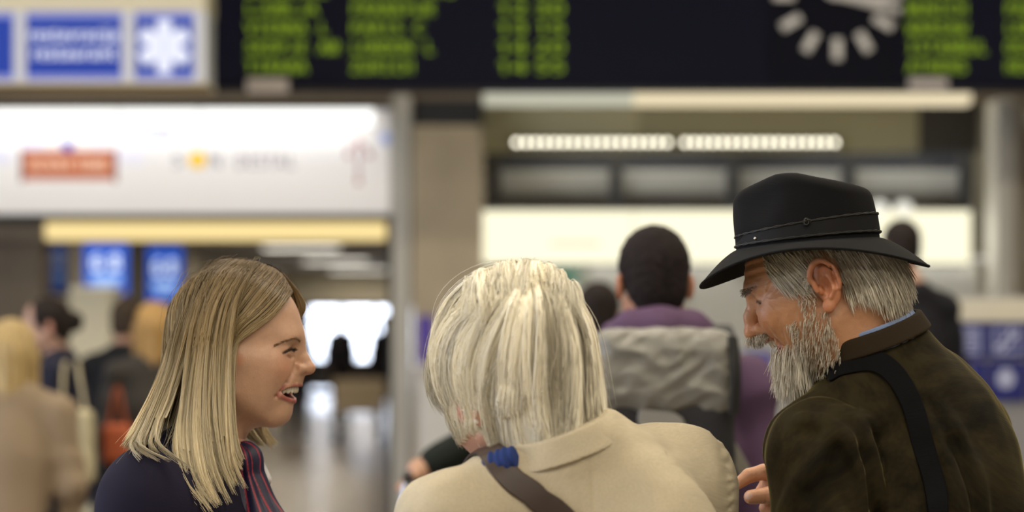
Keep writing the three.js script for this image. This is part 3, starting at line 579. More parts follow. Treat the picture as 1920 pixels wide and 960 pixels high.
    for (let i = -4; i <= 4; i++) { const a = i * 0.27, R = 0.0285; teeth.push(sdE([R * Math.sin(a), -0.0425 - Math.abs(i) * 0.0005, 0.0705 + R * Math.cos(a)], [0.0043, 0.0078 - Math.abs(i) * 0.0004, 0.0032], [0, a, 0])); }
    const tf = (x, y, z) => { let d = 1; for (const t of teeth) d = Math.min(d, t(x, y, z)); return d; };
    s.add(tf, 0.0006);
    o.teeth = tf;
  } else {
    const up = [[0.026, -0.044, 0.083], [0.018, -0.0415, 0.094], [0.009, -0.0395, 0.099], [0, -0.0405, 0.1005]], lo = [[0.026, -0.044, 0.083], [0.019, -0.0485, 0.0905], [0.010, -0.052, 0.0955], [0, -0.053, 0.097]];
    for (const m of [1, -1]) for (const ch of [up, lo]) for (let i = 0; i < 3; i++) { const f = sdC([m * ch[i][0], ch[i][1], ch[i][2]], [m * ch[i + 1][0], ch[i + 1][1], ch[i + 1][2]], 0.003, 0.004); lip.push(f); s.add(f, 0.004); }
    for (const m of [1, -1]) s.sub(sdC([m * 0.026, -0.044, 0.086], [0, -0.0465, 0.102], 0.0014), 0.002);
  }
  o.lip = (x, y, z) => { let d = 1; for (const f of lip) d = Math.min(d, f(x, y, z)); return d; };
  s.add(sdC([0, -0.05, -0.012], o.neckEnd || [0, -0.2, -0.045], male ? 0.056 : 0.046, male ? 0.06 : 0.05), 0.03);
  s.add(sdE([0, -0.01, -0.045], [0.058, 0.06, 0.045]), 0.03);
  if (o.extra) o.extra(s);
  if (o.noEar) both(s, (m) => sdE([m * 0.0735, -0.018, -0.008], [0.007, 0.012, 0.009]), 0.006);
  else for (const m of [1, -1]) earSdf(s, m, [m * (male ? 0.0745 : 0.072), male ? 0.004 : 0.005, male ? -0.005 : -0.012], male ? 0.068 : 0.06);
  return s;
}
function skinColor(o) {
  const base = o.skin, red = o.flush || [1.0, 0.62, 0.52], g = (x, y, z, c, r) => Math.exp(-((x - c[0]) ** 2 + (y - c[1]) ** 2 + (z - c[2]) ** 2) / (r * r));
  return (x, y, z) => {
    const ax = Math.abs(x);
    let c = base.slice();
    const n = 1 + 0.07 * N3(x * 70, y * 70, z * 70) + 0.05 * N3(x * 230, y * 230, z * 230);
    c = c.map((v) => v * n);
    const f = 0.5 * g(ax, y, z, [0.042, -0.012, 0.085], 0.022) + 0.45 * g(x, y, z, [0, -0.016, 0.122], 0.012) + 0.6 * sstep(0.073, 0.077, ax) * sstep(0.045, 0.03, Math.abs(y));
    c = c.map((v, k) => v * mix(1, red[k], clamp(f, 0, 1)));
    const ld = o.lip(x, y, z);
    c = mix3(c, o.lipColor, sstep(0.0022, 0.0006, ld) * 0.9);
    if (o.smile) {
      if (o.teeth(x, y, z) < 0.0007) c = [0.72, 0.66, 0.56];
      else if (ld > 0.0017 && cavity(x, y, z) < 0.0016) c = [0.16, 0.035, 0.03];
    }
    // lash line
    if (z > 0.07 && y > 0) c = mix3(c, o.lash, sstep(0.0014, 0.0002, o.eye(ax, y, z)));
    return c;
  };
}
const poreTex = noiseTex(256, (u, v) => 0.5 + 0.3 * tileN(u, v, 60) + 0.35 * tileN(u, v, 150, 4)); poreTex.repeat.set(14, 14);
const skinMat = () => new THREE.MeshPhysicalMaterial({ vertexColors: true, roughness: 0.4, bumpMap: poreTex, bumpScale: 0.0004, sheen: 0.15, sheenRoughness: 0.5, sheenColor: new THREE.Color(1, 0.8, 0.7) });
const headFrame = (pos, yaw, pitch, roll, scale = 1) => new THREE.Matrix4().compose(pos, new THREE.Quaternion().setFromEuler(new THREE.Euler(pitch, yaw, roll, 'YXZ')), V(scale, scale, scale));
function headGeo(o, cell = 0.0019) {
  const f = headSdf(o).fn();
  o.f = f; o.q = quickF(f);
  const g = netMesh(f, [-0.1, -0.2, -0.115], [0.1, 0.145, 0.14], cell, skinColor(o));
  o.verts = [g.attributes.position.array.slice(), g.attributes.normal.array.slice()];
  return g;
}
// brows and lashes from short strands in the head's frame
function browGeo(o, path, n, len, w, col, r, m, lift = 0.002) {
  const S = new Strands();
  for (let i = 0; i < n; i++) {
    const t = r(), q = crom(path, t);
    const p = ontoSurface(o.f, V(m * (q[0]), q[1] + (r() - 0.5) * 0.0034, q[2]), 0.0003);
    const nn = gradOf(o.f, p), dir = V(m * 0.8, 0.25 * (1 - t) + 0.05 * (r() - 0.5), -0.4).addScaledVector(nn, 0.25).normalize();
    const pts = []; for (let k = 0; k < 4; k++) { const a = p.clone().addScaledVector(dir, len * k / 3 * (0.7 + 0.5 * r())); pts.push(ontoSurface(o.f, a, 0.0004 + lift * k / 6, 1)); }
    const b = 0.8 + 0.4 * r(); S.add(pts, w, w * 0.6, col.map((v) => v * b), col.map((v) => v * b));
  }
  return S.geo();
}

// trousers and shoes of a standing person whose hips are at (X, hip, Z), heading = rotation about y (0 looks along +z)
function lowerBody(who, base, X, Z, heading, hip, trouser, shoe, cell = 0.014) {
  const c = Math.cos(heading), n = Math.sin(heading), at = (side, y, fwd) => V(X + side * c + fwd * n, y, Z - side * n + fwd * c);
  const t = new Sdf();
  t.add(sdE(at(0, hip, 0), [0.165, 0.12, 0.13], [0, heading, 0]));
  for (const m of [1, -1]) t.add(sdC(at(m * 0.085, hip - 0.03, 0), at(m * 0.09, hip * 0.52, 0.01), 0.1, 0.072), 0.03).add(sdC(at(m * 0.09, hip * 0.52, 0.01), at(m * 0.095, 0.08, -0.01), 0.072, 0.058), 0.02);
  t.warp((x, y, z, d) => d + 0.004 * N3(x * 12, y * 9, z * 12));
  mesh('trousers', toPerson(netMesh(t.fn(), [X - 0.3, 0.01, Z - 0.3], [X + 0.3, hip + 0.14, Z + 0.3], cell), base), trouser, who);
  for (const m of [1, -1]) {
    const s = new Sdf().add(sdC(at(m * 0.095, 0.04, -0.05), at(m * 0.105, 0.034, 0.15), 0.042, 0.036)).add(sdC(at(m * 0.095, 0.05, -0.02), at(m * 0.095, 0.11, -0.02), 0.042, 0.045), 0.02).cut(sdB(V(X, 0.11, Z), [0.5, 0.11, 0.5], 0.002), 0.004);
    const p = at(m * 0.1, 0, 0.05);
    mesh('shoe', toPerson(netMesh(s.fn(), [p.x - 0.2, -0.01, p.z - 0.2], [p.x + 0.2, 0.18, p.z + 0.2], 0.009), base), shoe, who);
  }
}
// a band lying on a surface f through photo points, pressed onto it
function strapOn(f, pts, width, thick, off = 0.001) {
  const c = new THREE.CatmullRomCurve3(pts), q = [], n = [];
  const m = pts.length * 4;
  for (let i = 0; i <= m; i++) { const p = ontoSurface(f, c.getPoint(i / m), off, 5); q.push(p); n.push(gradOf(f, p, 0.012)); }
  return bandG(q, n, width, thick);
}

const headVerts = (o) => { const [p, n] = o.verts, l = []; for (let i = 0; i < p.length; i += 3) l.push({ p: V(p[i], p[i + 1], p[i + 2]), n: V(n[i], n[i + 1], n[i + 2]) }); return l; };

const slab = (p, n) => (x, y, z) => (x - p.x) * n.x + (y - p.y) * n.y + (z - p.z) * n.z;
// an open ring of cloth round the axis c0 - c1 (radius r0 below, r1 above), from lo below c0 to hi above c1
function ringOf(c0, c1, r0, r1, lo, hi, thick) {
  const axis = c1.clone().sub(c0), L = axis.length(); axis.normalize();
  const ext = 0.1, g = (r1 - r0) / L * ext;
  return new Sdf().add(sdC(c0.clone().addScaledVector(axis, -ext), c1.clone().addScaledVector(axis, ext), r0 - g, Math.max(0.02, r1 + g))).sub(sdC(c0.clone().addScaledVector(axis, -ext), c1.clone().addScaledVector(axis, ext), r0 - g - thick, Math.max(0.012, r1 + g - thick)), 0.002).cut(slab(c1.clone().addScaledVector(axis, hi), axis), 0.004).cut(slab(c0.clone().addScaledVector(axis, lo), axis.clone().negate()), 0.004);
}

// a shoulder bag's body with its flap and buckle, centred at c and turned about y
function bagBody(parent, base, c, turn, w, ht, t, mat) {
  const put = (g) => toPerson(g.rotateY(turn).translate(c.x, c.y, c.z), base);
  const s = new Sdf().add(sdB([0, 0, 0], [w / 2, ht / 2, t / 2], 0.025)).warp((x, y, z, d) => d + 0.003 * N3(x * 20, y * 20, z * 20) - 0.006 * sstep(0.3, 0, Math.hypot(x / w, y / ht)));
  mesh('bag_body', put(netMesh(s.fn(), [-w / 2 - 0.02, -ht / 2 - 0.02, -t / 2 - 0.02], [w / 2 + 0.02, ht / 2 + 0.02, t / 2 + 0.02], 0.007)), mat, parent);
  mesh('flap', put(new RoundedBoxGeometry(w * 0.98, ht * 0.55, 0.012, 3, 0.005).translate(0, ht * 0.2, t / 2 + 0.006)), mat, parent);
  mesh('buckle', put(new RoundedBoxGeometry(0.035, 0.03, 0.008, 2, 0.003).translate(0, -ht * 0.05, t / 2 + 0.014)), std(0.45, 0.38, 0.22, 0.35, { metalness: 0.9 }), parent);
}
// ------------------------------------------------------------------ the laughing fair-haired woman
const clothMat = (r, g, b, rough, bump, more = {}) => std(r, g, b, rough, { bumpMap: weaveTex, bumpScale: bump, specularIntensity: 0.4, ...more });
const weaveTex = noiseTex(256, (u, v) => 0.5 + 0.25 * Math.sin(u * 6.283 * 64) * Math.sin(v * 6.283 * 64) + 0.3 * tileN(u, v, 60) + 0.2 * tileN(u, v, 20));
weaveTex.repeat.set(7, 7);
const linenTex = noiseTex(256, (u, v) => { const n = 0.95 + 0.05 * tileN(u, v, 90) + 0.05 * tileN(u, v, 6, 2); return [n, n * 0.99, n * 0.97]; }, true);
linenTex.repeat.set(5, 5);
const hairMat = new THREE.MeshPhysicalMaterial({ vertexColors: true, roughness: 0.42, specularIntensity: 0.8 });
// strands over a sheet of guides
function combSheet(S, fn, o) {
  const r = rng(o.seed), clumps = [], at = sampleSheet(fn, o.flip);
  for (let i = 0; i < o.clumps; i++) clumps.push({ s: (i + r() * 0.8) / o.clumps, lift: (r() - 0.3) * o.lift, ph: r() * 6.28, b: (o.dim || 0.66) + 0.62 * r(), len: 1 - r() * o.ragged });
  for (let i = 0; i < o.n; i++) {
    const s0 = r(), c = clumps[Math.min(o.clumps - 1, Math.floor(s0 * o.clumps))], u = r(), layer = (u * u) * o.lift, jitter = (r() - 0.5), len = Math.min(1, c.len * (1 - r() * o.ragged * 0.6) * (o.lenAt ? o.lenAt(s0) : 1)), start = r() ** 2 * o.start, ph = r() * 6.28, wob = (0.3 + r()) * o.wob;
    const pts = [], m = o.seg;
    for (let k = 0; k < m; k++) {
      const t = start + (len - start) * k / (m - 1), pull = o.pull * sstep(0.15, 0.9, t), s = clamp(mix(s0, c.s + (s0 - c.s) * (o.tight || 0.35), pull) + (o.drift || 0) * (N3(ph * 3, t * 1.6, c.ph) + 0.6 * Math.sin(c.ph * 5 + t * 2)) * t, 0, 1);
      const g = at(s, t), p = g.p, nn = V(...g.n);
      const env = sstep(0, 0.25, t), w = wob * Math.sin(t * o.freq + ph) * env + o.clumpWob * Math.sin(t * o.freq * 0.6 + c.ph) * env;
      const q = V(p[0], p[1], p[2]).addScaledVector(nn, (o.base || 0) + (layer + c.lift) * env + w * 0.5);
      q.x += w * o.ax[0] + jitter * o.spread * t * o.ax[0]; q.y += jitter * 0.002; q.z += w * o.ax[1] + jitter * o.spread * t * o.ax[1];
      pts.push(o.keep ? o.keep(q, layer) : q);
    }
    const bright = c.b * (0.8 + 0.4 * r()), c0 = o.color(s0, start), c1 = o.color(s0, len);
    S.add(pts, o.w * (0.7 + 0.6 * r()), o.w * 0.7, c0, c1, (u) => o.color(s0, mix(start, len, u)).map((v) => v * bright));
  }
}
{
  const D = 2.85, base = V(P(360, 0, D).x, 0, -2.87);
  const H = headFrame(P(432, 674, D), THREE.MathUtils.degToRad(86), 0, 0);
  const who = thing('person', 'laughing woman in profile with long straight fair hair, navy jacket and striped neck scarf', 'person', base);
  const o = { male: false, smile: true, skin: [0.58, 0.345, 0.23], lipColor: [0.42, 0.11, 0.10], lash: [0.022, 0.014, 0.012] };
  const head = headGeo(o).applyMatrix4(H);
  // body under the clothes
  const b = new Sdf();
  const X = base.x, Z = base.z;
  b.add(sdC(P(405, 850, D), V(X, 1.0, Z), 0.05, 0.1)).add(sdC(V(X, 1.25, Z), V(X - 0.01, 0.92, Z), 0.09, 0.12), 0.05);
  for (const m of [1, -1]) {
    b.add(sdC(V(X, 0.9, Z + m * 0.09), V(X + 0.01, 0.48, Z + m * 0.085), 0.08, 0.05), 0.03).add(sdC(V(X + 0.01, 0.48, Z + m * 0.085), V(X - 0.01, 0.09, Z + m * 0.085), 0.05, 0.036), 0.02);
  }
  for (const [s, e, w] of [[P(285, 960, 2.71), P(224, 1230, 2.70), P(352, 1490, 2.68)], [P(375, 945, 3.03), P(330, 1210, 3.06), P(405, 1440, 3.06)]]) {
    b.add(sdC(s, e, 0.04, 0.036), 0.03).add(sdC(e, w, 0.034, 0.026), 0.02);
    const dir = w.clone().sub(e).normalize(), palm = w.clone().addScaledVector(dir, 0.045), side = V(1, 0, 0).addScaledVector(dir, -dir.x).normalize();
    b.add(sdE(palm, [0.03, 0.036, 0.018]), 0.02);
    for (let q = 0; q < 4; q++) { const st = palm.clone().addScaledVector(dir, 0.025).addScaledVector(side, (q - 1.5) * 0.015); b.add(sdC(st, st.clone().addScaledVector(dir, 0.058 - Math.abs(q - 1.4) * 0.008), 0.0085, 0.0075), 0.004); }
    b.add(sdC(palm.clone().addScaledVector(side, 0.022), palm.clone().addScaledVector(side, 0.045).addScaledVector(dir, 0.035), 0.009, 0.008), 0.008);
  }
  const bodyG = netMesh(b.fn(), [X - 0.3, 0.05, Z - 0.3], [X + 0.25, 1.42, Z + 0.3], 0.012, () => o.skin);
  mesh('body', toPerson(mergeC([head, bodyG]), base), skinMat(), who);
  // jacket
  const j = new Sdf();
  j.add(sdE(P(348, 1120, D), [0.125, 0.25, 0.175]));
  j.add(sdC(P(398, 868, D + 0.02), P(300, 930, 2.72), 0.05, 0.062), 0.05).add(sdC(P(398, 868, D + 0.02), P(380, 925, 3.02), 0.05, 0.06), 0.05);
  j.add(sdE(P(282, 948, 2.71), [0.072, 0.08, 0.072], [0, 0, 0.2]), 0.05);
  j.add(sdC(P(282, 955, 2.71), P(222, 1230, 2.70), 0.066, 0.058), 0.03).add(sdC(P(222, 1230, 2.70), P(345, 1480, 2.68), 0.056, 0.04), 0.03);
  j.add(sdC(P(375, 940, 3.03), P(330, 1210, 3.06), 0.068, 0.056), 0.03).add(sdC(P(330, 1210, 3.06), P(400, 1430, 3.06), 0.055, 0.04), 0.03);
  j.add(sdE(V(X, 0.98, Z), [0.135, 0.2, 0.165]), 0.06);
  j.sub(sdC(P(432, 800, D), P(470, 930, D - 0.02), 0.05, 0.035), 0.02);
  const seam = sdE(P(282, 970, 2.71), [0.085, 0.105, 0.085]);
  j.warp((x, y, z, d) => d + 0.006 * Math.exp(-((seam(x, y, z) / 0.006) ** 2)) * (z > Z ? 1 : 0) + 0.004 * N3(x * 14, y * 6, z * 14) + 0.003 * Math.sin((x * 40 + y * 25) + 3 * N3(x * 8, y * 8, z * 8)) * sstep(1.28, 1.2, y));
  mesh('jacket', toPerson(netMesh(j.fn(), [X - 0.3, 0.76, Z - 0.32], [X + 0.24, 1.42, Z + 0.34], 0.0058), base), clothMat(0.012, 0.010, 0.026, 0.85, 0.0002, { specularIntensity: 0.4, sheen: 0.15, sheenRoughness: 0.5, sheenColor: new THREE.Color(0.08, 0.07, 0.18) }), who);
  // striped scarf at the throat
  const a0 = P(452, 862, D - 0.01), a1 = P(486, 1010, D - 0.03), sc = new Sdf(), ax = a1.clone().sub(a0).normalize();
  sc.add(sdC(a0, a1, 0.024, 0.042)).add(sdC(P(430, 868, D - 0.05), P(462, 860, D - 0.02), 0.016, 0.018), 0.015).add(sdC(P(462, 860, D - 0.02), P(440, 866, D + 0.06), 0.018, 0.016), 0.015).add(sdC(a1, P(450, 1130, D - 0.03), 0.042, 0.03), 0.03);
  const angOf = (x, y, z) => Math.atan2(z - mix(a0.z, a1.z, 0.5), (x - a0.x) - (a0.y - y) * 0.22);
  sc.warp((x, y, z, d) => d + 0.0025 * Math.sin(angOf(x, y, z) * 9 + y * 20));
  mesh('neck_scarf', toPerson(netMesh(sc.fn(), [a0.x - 0.09, 1.1, Z - 0.14], [a0.x + 0.14, 1.39, Z + 0.16], 0.0017, (x, y, z) => { const s = angOf(x, y, z) * 9 / 6.283 * 1.9 + y * 1.5; return mix3([0.42, 0.03, 0.05], [0.014, 0.014, 0.05], sstep(0.05, 0.12, Math.abs(s - Math.round(s)))); }), base), new THREE.MeshPhysicalMaterial({ vertexColors: true, roughness: 0.5, sheen: 0.3 }), who);
  // blouse front, skirt, shoes
  for (const f of [sdC(P(425, 925, D - 0.06), P(450, 1000, D - 0.07), 0.006, 0.014), sdC(P(478, 848, D + 0.05), P(498, 900, D + 0.04), 0.006, 0.01)]) mesh('blouse_collar', toPerson(netMesh(new Sdf().add(f).fn(), [X - 0.05, 1.1, Z - 0.15], [X + 0.25, 1.4, Z + 0.17], 0.004), base), std(0.6, 0.58, 0.6, 0.7), who);
  const sk = new Sdf().add(sdC(V(X, 0.88, Z), V(X, 0.5, Z), 0.15, 0.16)).cut(sdB(V(X, 0.68, Z), [0.3, 0.22, 0.3], 0.01), 0.01);
  mesh('skirt', toPerson(netMesh(sk.fn(), [X - 0.2, 0.44, Z - 0.2], [X + 0.2, 0.92, Z + 0.2], 0.012), base), clothMat(0.017, 0.0145, 0.034, 0.75, 0.0003), who);
  for (const m of [1, -1]) mesh('shoe', toPerson(netMesh(new Sdf().add(sdC(V(X - 0.03, 0.035, Z + m * 0.085), V(X + 0.15, 0.028, Z + m * 0.09), 0.036, 0.028)).add(sdC(V(X - 0.02, 0.03, Z + m * 0.085), V(X - 0.015, 0.1, Z + m * 0.085), 0.034, 0.04), 0.02).cut(sdB(V(X + 0.05, 0.1, Z + m * 0.09), [0.2, 0.1, 0.1], 0.005)).fn(), [X - 0.1, -0.01, Z + m * 0.09 - 0.07], [X + 0.21, 0.16, Z + m * 0.09 + 0.07], 0.008), base), std(0.015, 0.013, 0.015, 0.35), who);
  // hair: guides in photo pixels and depth from the head's centre, parting first, ends last
  const gd = (l) => l.map((g) => g.map(([x, y, z]) => v3(P(x, y, D + z))));
  const lockA = [[432, 485, 0], [400, 514, -.042], [374, 560, -.07], [357, 620, -.086], [347, 690, -.098], [336, 760, -.115], [330, 825, -.15], [345, 890, -.18], [400, 952, -.18]];
  const sheets = [
    // swept back from the forehead over the temple
    gd([
      [[550, 545, -.015], [533, 568, -.045], [507, 596, -.062], [476, 620, -.071], [449, 645, -.078], [440, 700, -.082], [440, 765, -.084], [446, 830, -.084], [462, 870, -.082]],
      [[528, 512, 0], [502, 548, -.045], [471, 585, -.067], [441, 615, -.078], [427, 655, -.083], [424, 715, -.086], [426, 790, -.088], [434, 850, -.09], [455, 890, -.088]],
      [[500, 496, 0], [474, 528, -.045], [444, 572, -.07], [420, 612, -.08], [408, 660, -.085], [404, 720, -.088], [406, 790, -.09], [414, 850, -.095], [435, 890, -.095]],
      [[470, 488, 0], [444, 520, -.04], [414, 568, -.066], [396, 612, -.078], [388, 660, -.084], [386, 720, -.088], [390, 790, -.09], [400, 850, -.095], [420, 890, -.095]],
    ]),
    // the curtain beside the face, down over the shoulder
    gd([
      [[490, 492, 0], [466, 518, -.047], [447, 562, -.082], [438, 612, -.098], [433, 665, -.105], [431, 725, -.108], [431, 795, -.11], [439, 868, -.11], [468, 925, -.103]],
      [[475, 489, 0], [446, 520, -.046], [418, 562, -.079], [402, 615, -.095], [394, 675, -.104], [391, 742, -.111], [394, 812, -.118], [408, 882, -.128], [438, 946, -.127]],
      [[452, 486, 0], [422, 515, -.045], [396, 560, -.077], [380, 620, -.092], [371, 690, -.102], [365, 760, -.112], [366, 830, -.132], [380, 900, -.155], [415, 958, -.155]],
      lockA,
    ]),
    // the back, parted from the curtain above the shoulder
    gd([
      [...lockA.slice(0, 4), [338, 690, -.095], [318, 755, -.115], [300, 800, -.15], [306, 835, -.185], [372, 880, -.20]],
      [[415, 486, .01], [378, 518, -.022], [352, 565, -.05], [334, 620, -.07], [319, 690, -.088], [296, 750, -.115], [272, 803, -.15], [262, 835, -.185], [320, 864, -.20]],
      [[410, 488, .02], [366, 524, .0], [341, 572, -.02], [323, 630, -.04], [306, 695, -.06], [280, 755, -.08], [252, 806, -.115], [228, 838, -.16], [205, 862, -.19]],
      [[410, 489, .03], [363, 527, .02], [337, 580, .015], [321, 640, .01], [305, 700, .005], [284, 760, 0], [262, 810, -.02], [243, 850, -.05], [225, 880, -.07]],
      [[412, 489, .03], [370, 525, .05], [346, 580, .06], [335, 640, .065], [328, 700, .065], [318, 760, .06], [310, 810, .06], [302, 850, .06], [296, 880, .06]],
      [[440, 487, .02], [420, 518, .06], [405, 568, .08], [400, 630, .088], [400, 700, .09], [408, 755, .09], [418, 800, .09], [430, 830, .09], [440, 850, .09]],
      [[502, 495, .02], [502, 524, .06], [491, 570, .08], [470, 620, .088], [460, 690, .085], [464, 755, .08], [475, 792, .08], [490, 815, .085], [510, 832, .09]],
      [[532, 513, .01], [562, 548, .034], [574, 578, .047], [555, 610, .066], [520, 645, .08], [490, 695, .083], [486, 755, .08], [500, 800, .08], [533, 838, .085]],
    ]),
  ];
  const S = new Strands();
  const inv = H.clone().invert();
  const keep = (q, layer = 0) => { const l = q.clone().applyMatrix4(inv), need = 0.004 + layer * 0.7; if (l.y < -0.09) return q; const d = o.q(l.x, l.y, l.z); if (d < need) { l.addScaledVector(gradOf(o.q, l), need - d); return l.applyMatrix4(H); } return q; };
  const root = [0.10, 0.06, 0.025], mid = [0.36, 0.265, 0.135], tip = [0.76, 0.66, 0.46];
  const col = (s, t) => { const n = 0.5 + 0.5 * N3(s * 60, t * 1.5, 3); const a = t < 0.45 ? mix3(root, mid, sstep(0.02, 0.5, t + n * 0.2)) : mix3(mid, tip, sstep(0.35, 0.95, t + n * 0.2)); return a; };
  const unders = [];
  sheets.forEach((G, q) => {
    const fn = sheetFn(G), off = q * 0.31, c2 = (s, t) => col(s + off, t);
    combSheet(S, fn, { seed: 11 + q, n: [1200, 2100, 2600][q], clumps: [22, 34, 40][q], lift: [0.007, 0.010, 0.011][q], ragged: [0.1, 0.2, 0.16][q], start: 0.02, seg: 18, pull: 0.9, tight: 0.18, wob: 0.0014, clumpWob: 0.0032, freq: 7, w: 0.00075, ax: [0.7, 0.3], spread: 0.006, flip: -1, base: 0.001, keep, color: c2 });
    if (q) combSheet(S, fn, { seed: 15 + q, n: 90, clumps: 30, lift: 0.03, ragged: 0.2, start: 0.05, seg: 18, pull: 0.2, wob: 0.004, clumpWob: 0.006, freq: 8, w: 0.0003, ax: [0.9, 0.3], spread: 0.04, flip: -1, base: 0.003, keep, color: c2 });
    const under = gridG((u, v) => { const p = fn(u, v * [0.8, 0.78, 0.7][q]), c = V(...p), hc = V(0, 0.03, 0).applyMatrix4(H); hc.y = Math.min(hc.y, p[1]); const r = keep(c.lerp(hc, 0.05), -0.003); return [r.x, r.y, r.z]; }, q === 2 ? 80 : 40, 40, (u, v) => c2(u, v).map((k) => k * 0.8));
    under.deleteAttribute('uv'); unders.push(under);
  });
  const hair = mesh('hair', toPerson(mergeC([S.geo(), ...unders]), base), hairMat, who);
  for (const m of [1, -1]) mesh('eyebrow', toPerson(browGeo(o, [[0.016, 0.0265, 0.108], [0.029, 0.0315, 0.104], [0.043, 0.0285, 0.092], [0.054, 0.021, 0.078]], 200, 0.007, 0.00018, [0.27, 0.16, 0.085], rng(5 + m), m).applyMatrix4(H), base), hairMat, who);
  for (const m of [1, -1]) {
  const la = new Strands(), rl = rng(8 + m);
  for (let i = 0; i < 80; i++) { const t = rl(), q = crom(o.lidPath, t), p = V(m * q[0], q[1], q[2]), dir = V(m * (t - 0.35) * 0.9, -0.28, 0.75).normalize(), pts = []; for (let k = 0; k < 4; k++) pts.push(p.clone().addScaledVector(dir, 0.0022 * k).add(V(0, 0.0004 * k * k, 0))); la.add(pts, 0.0003, 0.0001, o.lash, o.lash); }
  mesh('eyelashes', toPerson(la.geo().applyMatrix4(H), base), hairMat, who);
  }
}
// ------------------------------------------------------------------ the white-haired woman seen from behind
{
  const D = 2.48, deg = THREE.MathUtils.degToRad, base = V(P(1060, 0, 2.5).x, 0, -2.5);
  const H = headFrame(P(968, 738, D), deg(212), deg(20), deg(-13));
  const who = thing('person', 'white-haired woman from behind in a cream jacket with a blue scarf', 'person', base);
  const o = { male: false, smile: false, skin: [0.5, 0.26, 0.17], lipColor: [0.4, 0.15, 0.13], lash: [0.04, 0.03, 0.025], noEar: true };
  const head = headGeo(o, 0.0026).applyMatrix4(H);
  const X = base.x, Z = base.z, SL = P(842, 985, 2.40), SR = P(1270, 905, 2.58), neck = P(1030, 850, 2.48);
  const b = new Sdf();
  b.add(sdC(neck, V(X, 1.0, Z - 0.03), 0.04, 0.09)).add(sdC(SL, neck, 0.03, 0.03), 0.03).add(sdC(SR, neck, 0.03, 0.03), 0.03).add(sdC(V(X, 1.1, Z - 0.03), V(X, 0.85, Z), 0.09, 0.12), 0.05);
  const EL = P(770, 1300, 2.34), ER = P(1325, 1270, 2.62), WL = P(800, 1560, 2.6), WR = P(1240, 1500, 2.85);
  for (const [s, e, w] of [[SL, EL, WL], [SR, ER, WR]]) {
    b.add(sdC(s, e, 0.045, 0.038), 0.02).add(sdC(e, w, 0.036, 0.027), 0.02);
    const dir = w.clone().sub(e).normalize(), palm = w.clone().addScaledVector(dir, 0.05);
    b.add(sdE(palm, [0.03, 0.035, 0.04]), 0.02);
    for (let q = 0; q < 4; q++) { const st = palm.clone().addScaledVector(dir, 0.02).add(V((q - 1.5) * 0.016, 0, 0)); b.add(sdC(st, st.clone().addScaledVector(dir, 0.055 - Math.abs(q - 1.4) * 0.008).add(V(0, -0.02, 0)), 0.0085, 0.0075), 0.004); }
    b.add(sdC(palm.clone().add(V(0.03, 0, 0)), palm.clone().addScaledVector(dir, 0.04).add(V(0.045, 0.015, 0)), 0.0095, 0.008), 0.006);
  }
  const bodyG = netMesh(b.fn(), [X - 0.4, 0.7, Z - 0.5], [X + 0.42, 1.42, Z + 0.3], 0.012, () => o.skin);
  mesh('body', toPerson(mergeC([head, bodyG]), base), skinMat(), who);
  // jacket
  const j = new Sdf();
  j.add(sdE(P(1075, 1085, 2.47), [0.205, 0.2, 0.115], [0, -0.3, 0.17]));
  j.add(sdC(P(1010, 905, 2.45), SL, 0.06, 0.062), 0.05).add(sdC(P(1075, 888, 2.5), SR, 0.066, 0.062), 0.08);
  j.add(sdC(SL, EL, 0.066, 0.058), 0.03).add(sdC(EL, WL, 0.056, 0.042), 0.03).add(sdC(SR, ER, 0.066, 0.058), 0.07).add(sdC(ER, WR, 0.056, 0.042), 0.03);
  j.add(sdC(V(X, 1.15, Z), V(X, 0.86, Z), 0.15, 0.17), 0.06);
  const c0 = P(1056, 856, 2.45), c1 = P(1038, 800, 2.445);
  j.add(sdC(P(1062, 900, 2.46), c0, 0.09, 0.082), 0.03);
  j.cut(slab(c1, c1.clone().sub(c0).normalize()), 0.01);
  const seamR = sdE(P(1244, 938, 2.56), [0.085, 0.16, 0.13]), back = P(1112, 900, 2.35);
  j.warp((x, y, z, d) => {
    let e = 0.0045 * N3(x * 9, y * 9, z * 9) + 0.0022 * N3(x * 26, y * 20, z * 26) + 0.003 * Math.abs(N3(x * 11 + 7, y * 7, z * 11));
    if (z > Z - 0.1) e += 0.0022 * Math.exp(-(((x - back.x + (y - back.y) * 0.08) / 0.0025) ** 2)) * sstep(back.y + 0.02, back.y, y);
    if (x > P(1240, 0, 2.5).x) { const q = seamR(x, y, z); e += 0.0028 * Math.exp(-((q / 0.004) ** 2)) + 0.0011 * Math.sin(y * 430 + 3 * N3(x * 40, y * 40, z * 40)) * Math.exp(-(((q - 0.004) / 0.008) ** 2)); }
    return d + e;
  });
  const jf = j.fn();
  const jacket = mesh('jacket', toPerson(netMesh(jf, [X - 0.36, 0.62, Z - 0.42], [X + 0.38, 1.44, Z + 0.32], 0.0055), base), clothMat(0.60, 0.53, 0.40, 0.85, 0.00025, { map: linenTex }), who);
  mesh('collar', toPerson(netMesh(ringOf(c0, c1, 0.092, 0.074, 0.006, 0.0, 0.008).fn(), [c0.x - 0.13, c0.y - 0.1, c0.z - 0.13], [c0.x + 0.13, c0.y + 0.12, c0.z + 0.13], 0.003), base), clothMat(0.60, 0.53, 0.40, 0.85, 0.00025, { map: linenTex }), jacket);
  // knitted scarf
  const ring = [[954, 862, 2.39], [928, 874, 2.405], [906, 884, 2.44], [910, 887, 2.56], [980, 870, 2.60], [1060, 850, 2.57], [1090, 832, 2.5]].map((q) => P(...q)), sc = new Sdf();
  for (let i = 0; i < ring.length - 1; i++) sc.add(sdC(ring[i], ring[i + 1], 0.0165), 0.01);
  sc.warp((x, y, z, d) => d + 0.0022 * Math.sin((x * 0.9 + z * 0.3 + y * 0.35) * 620));
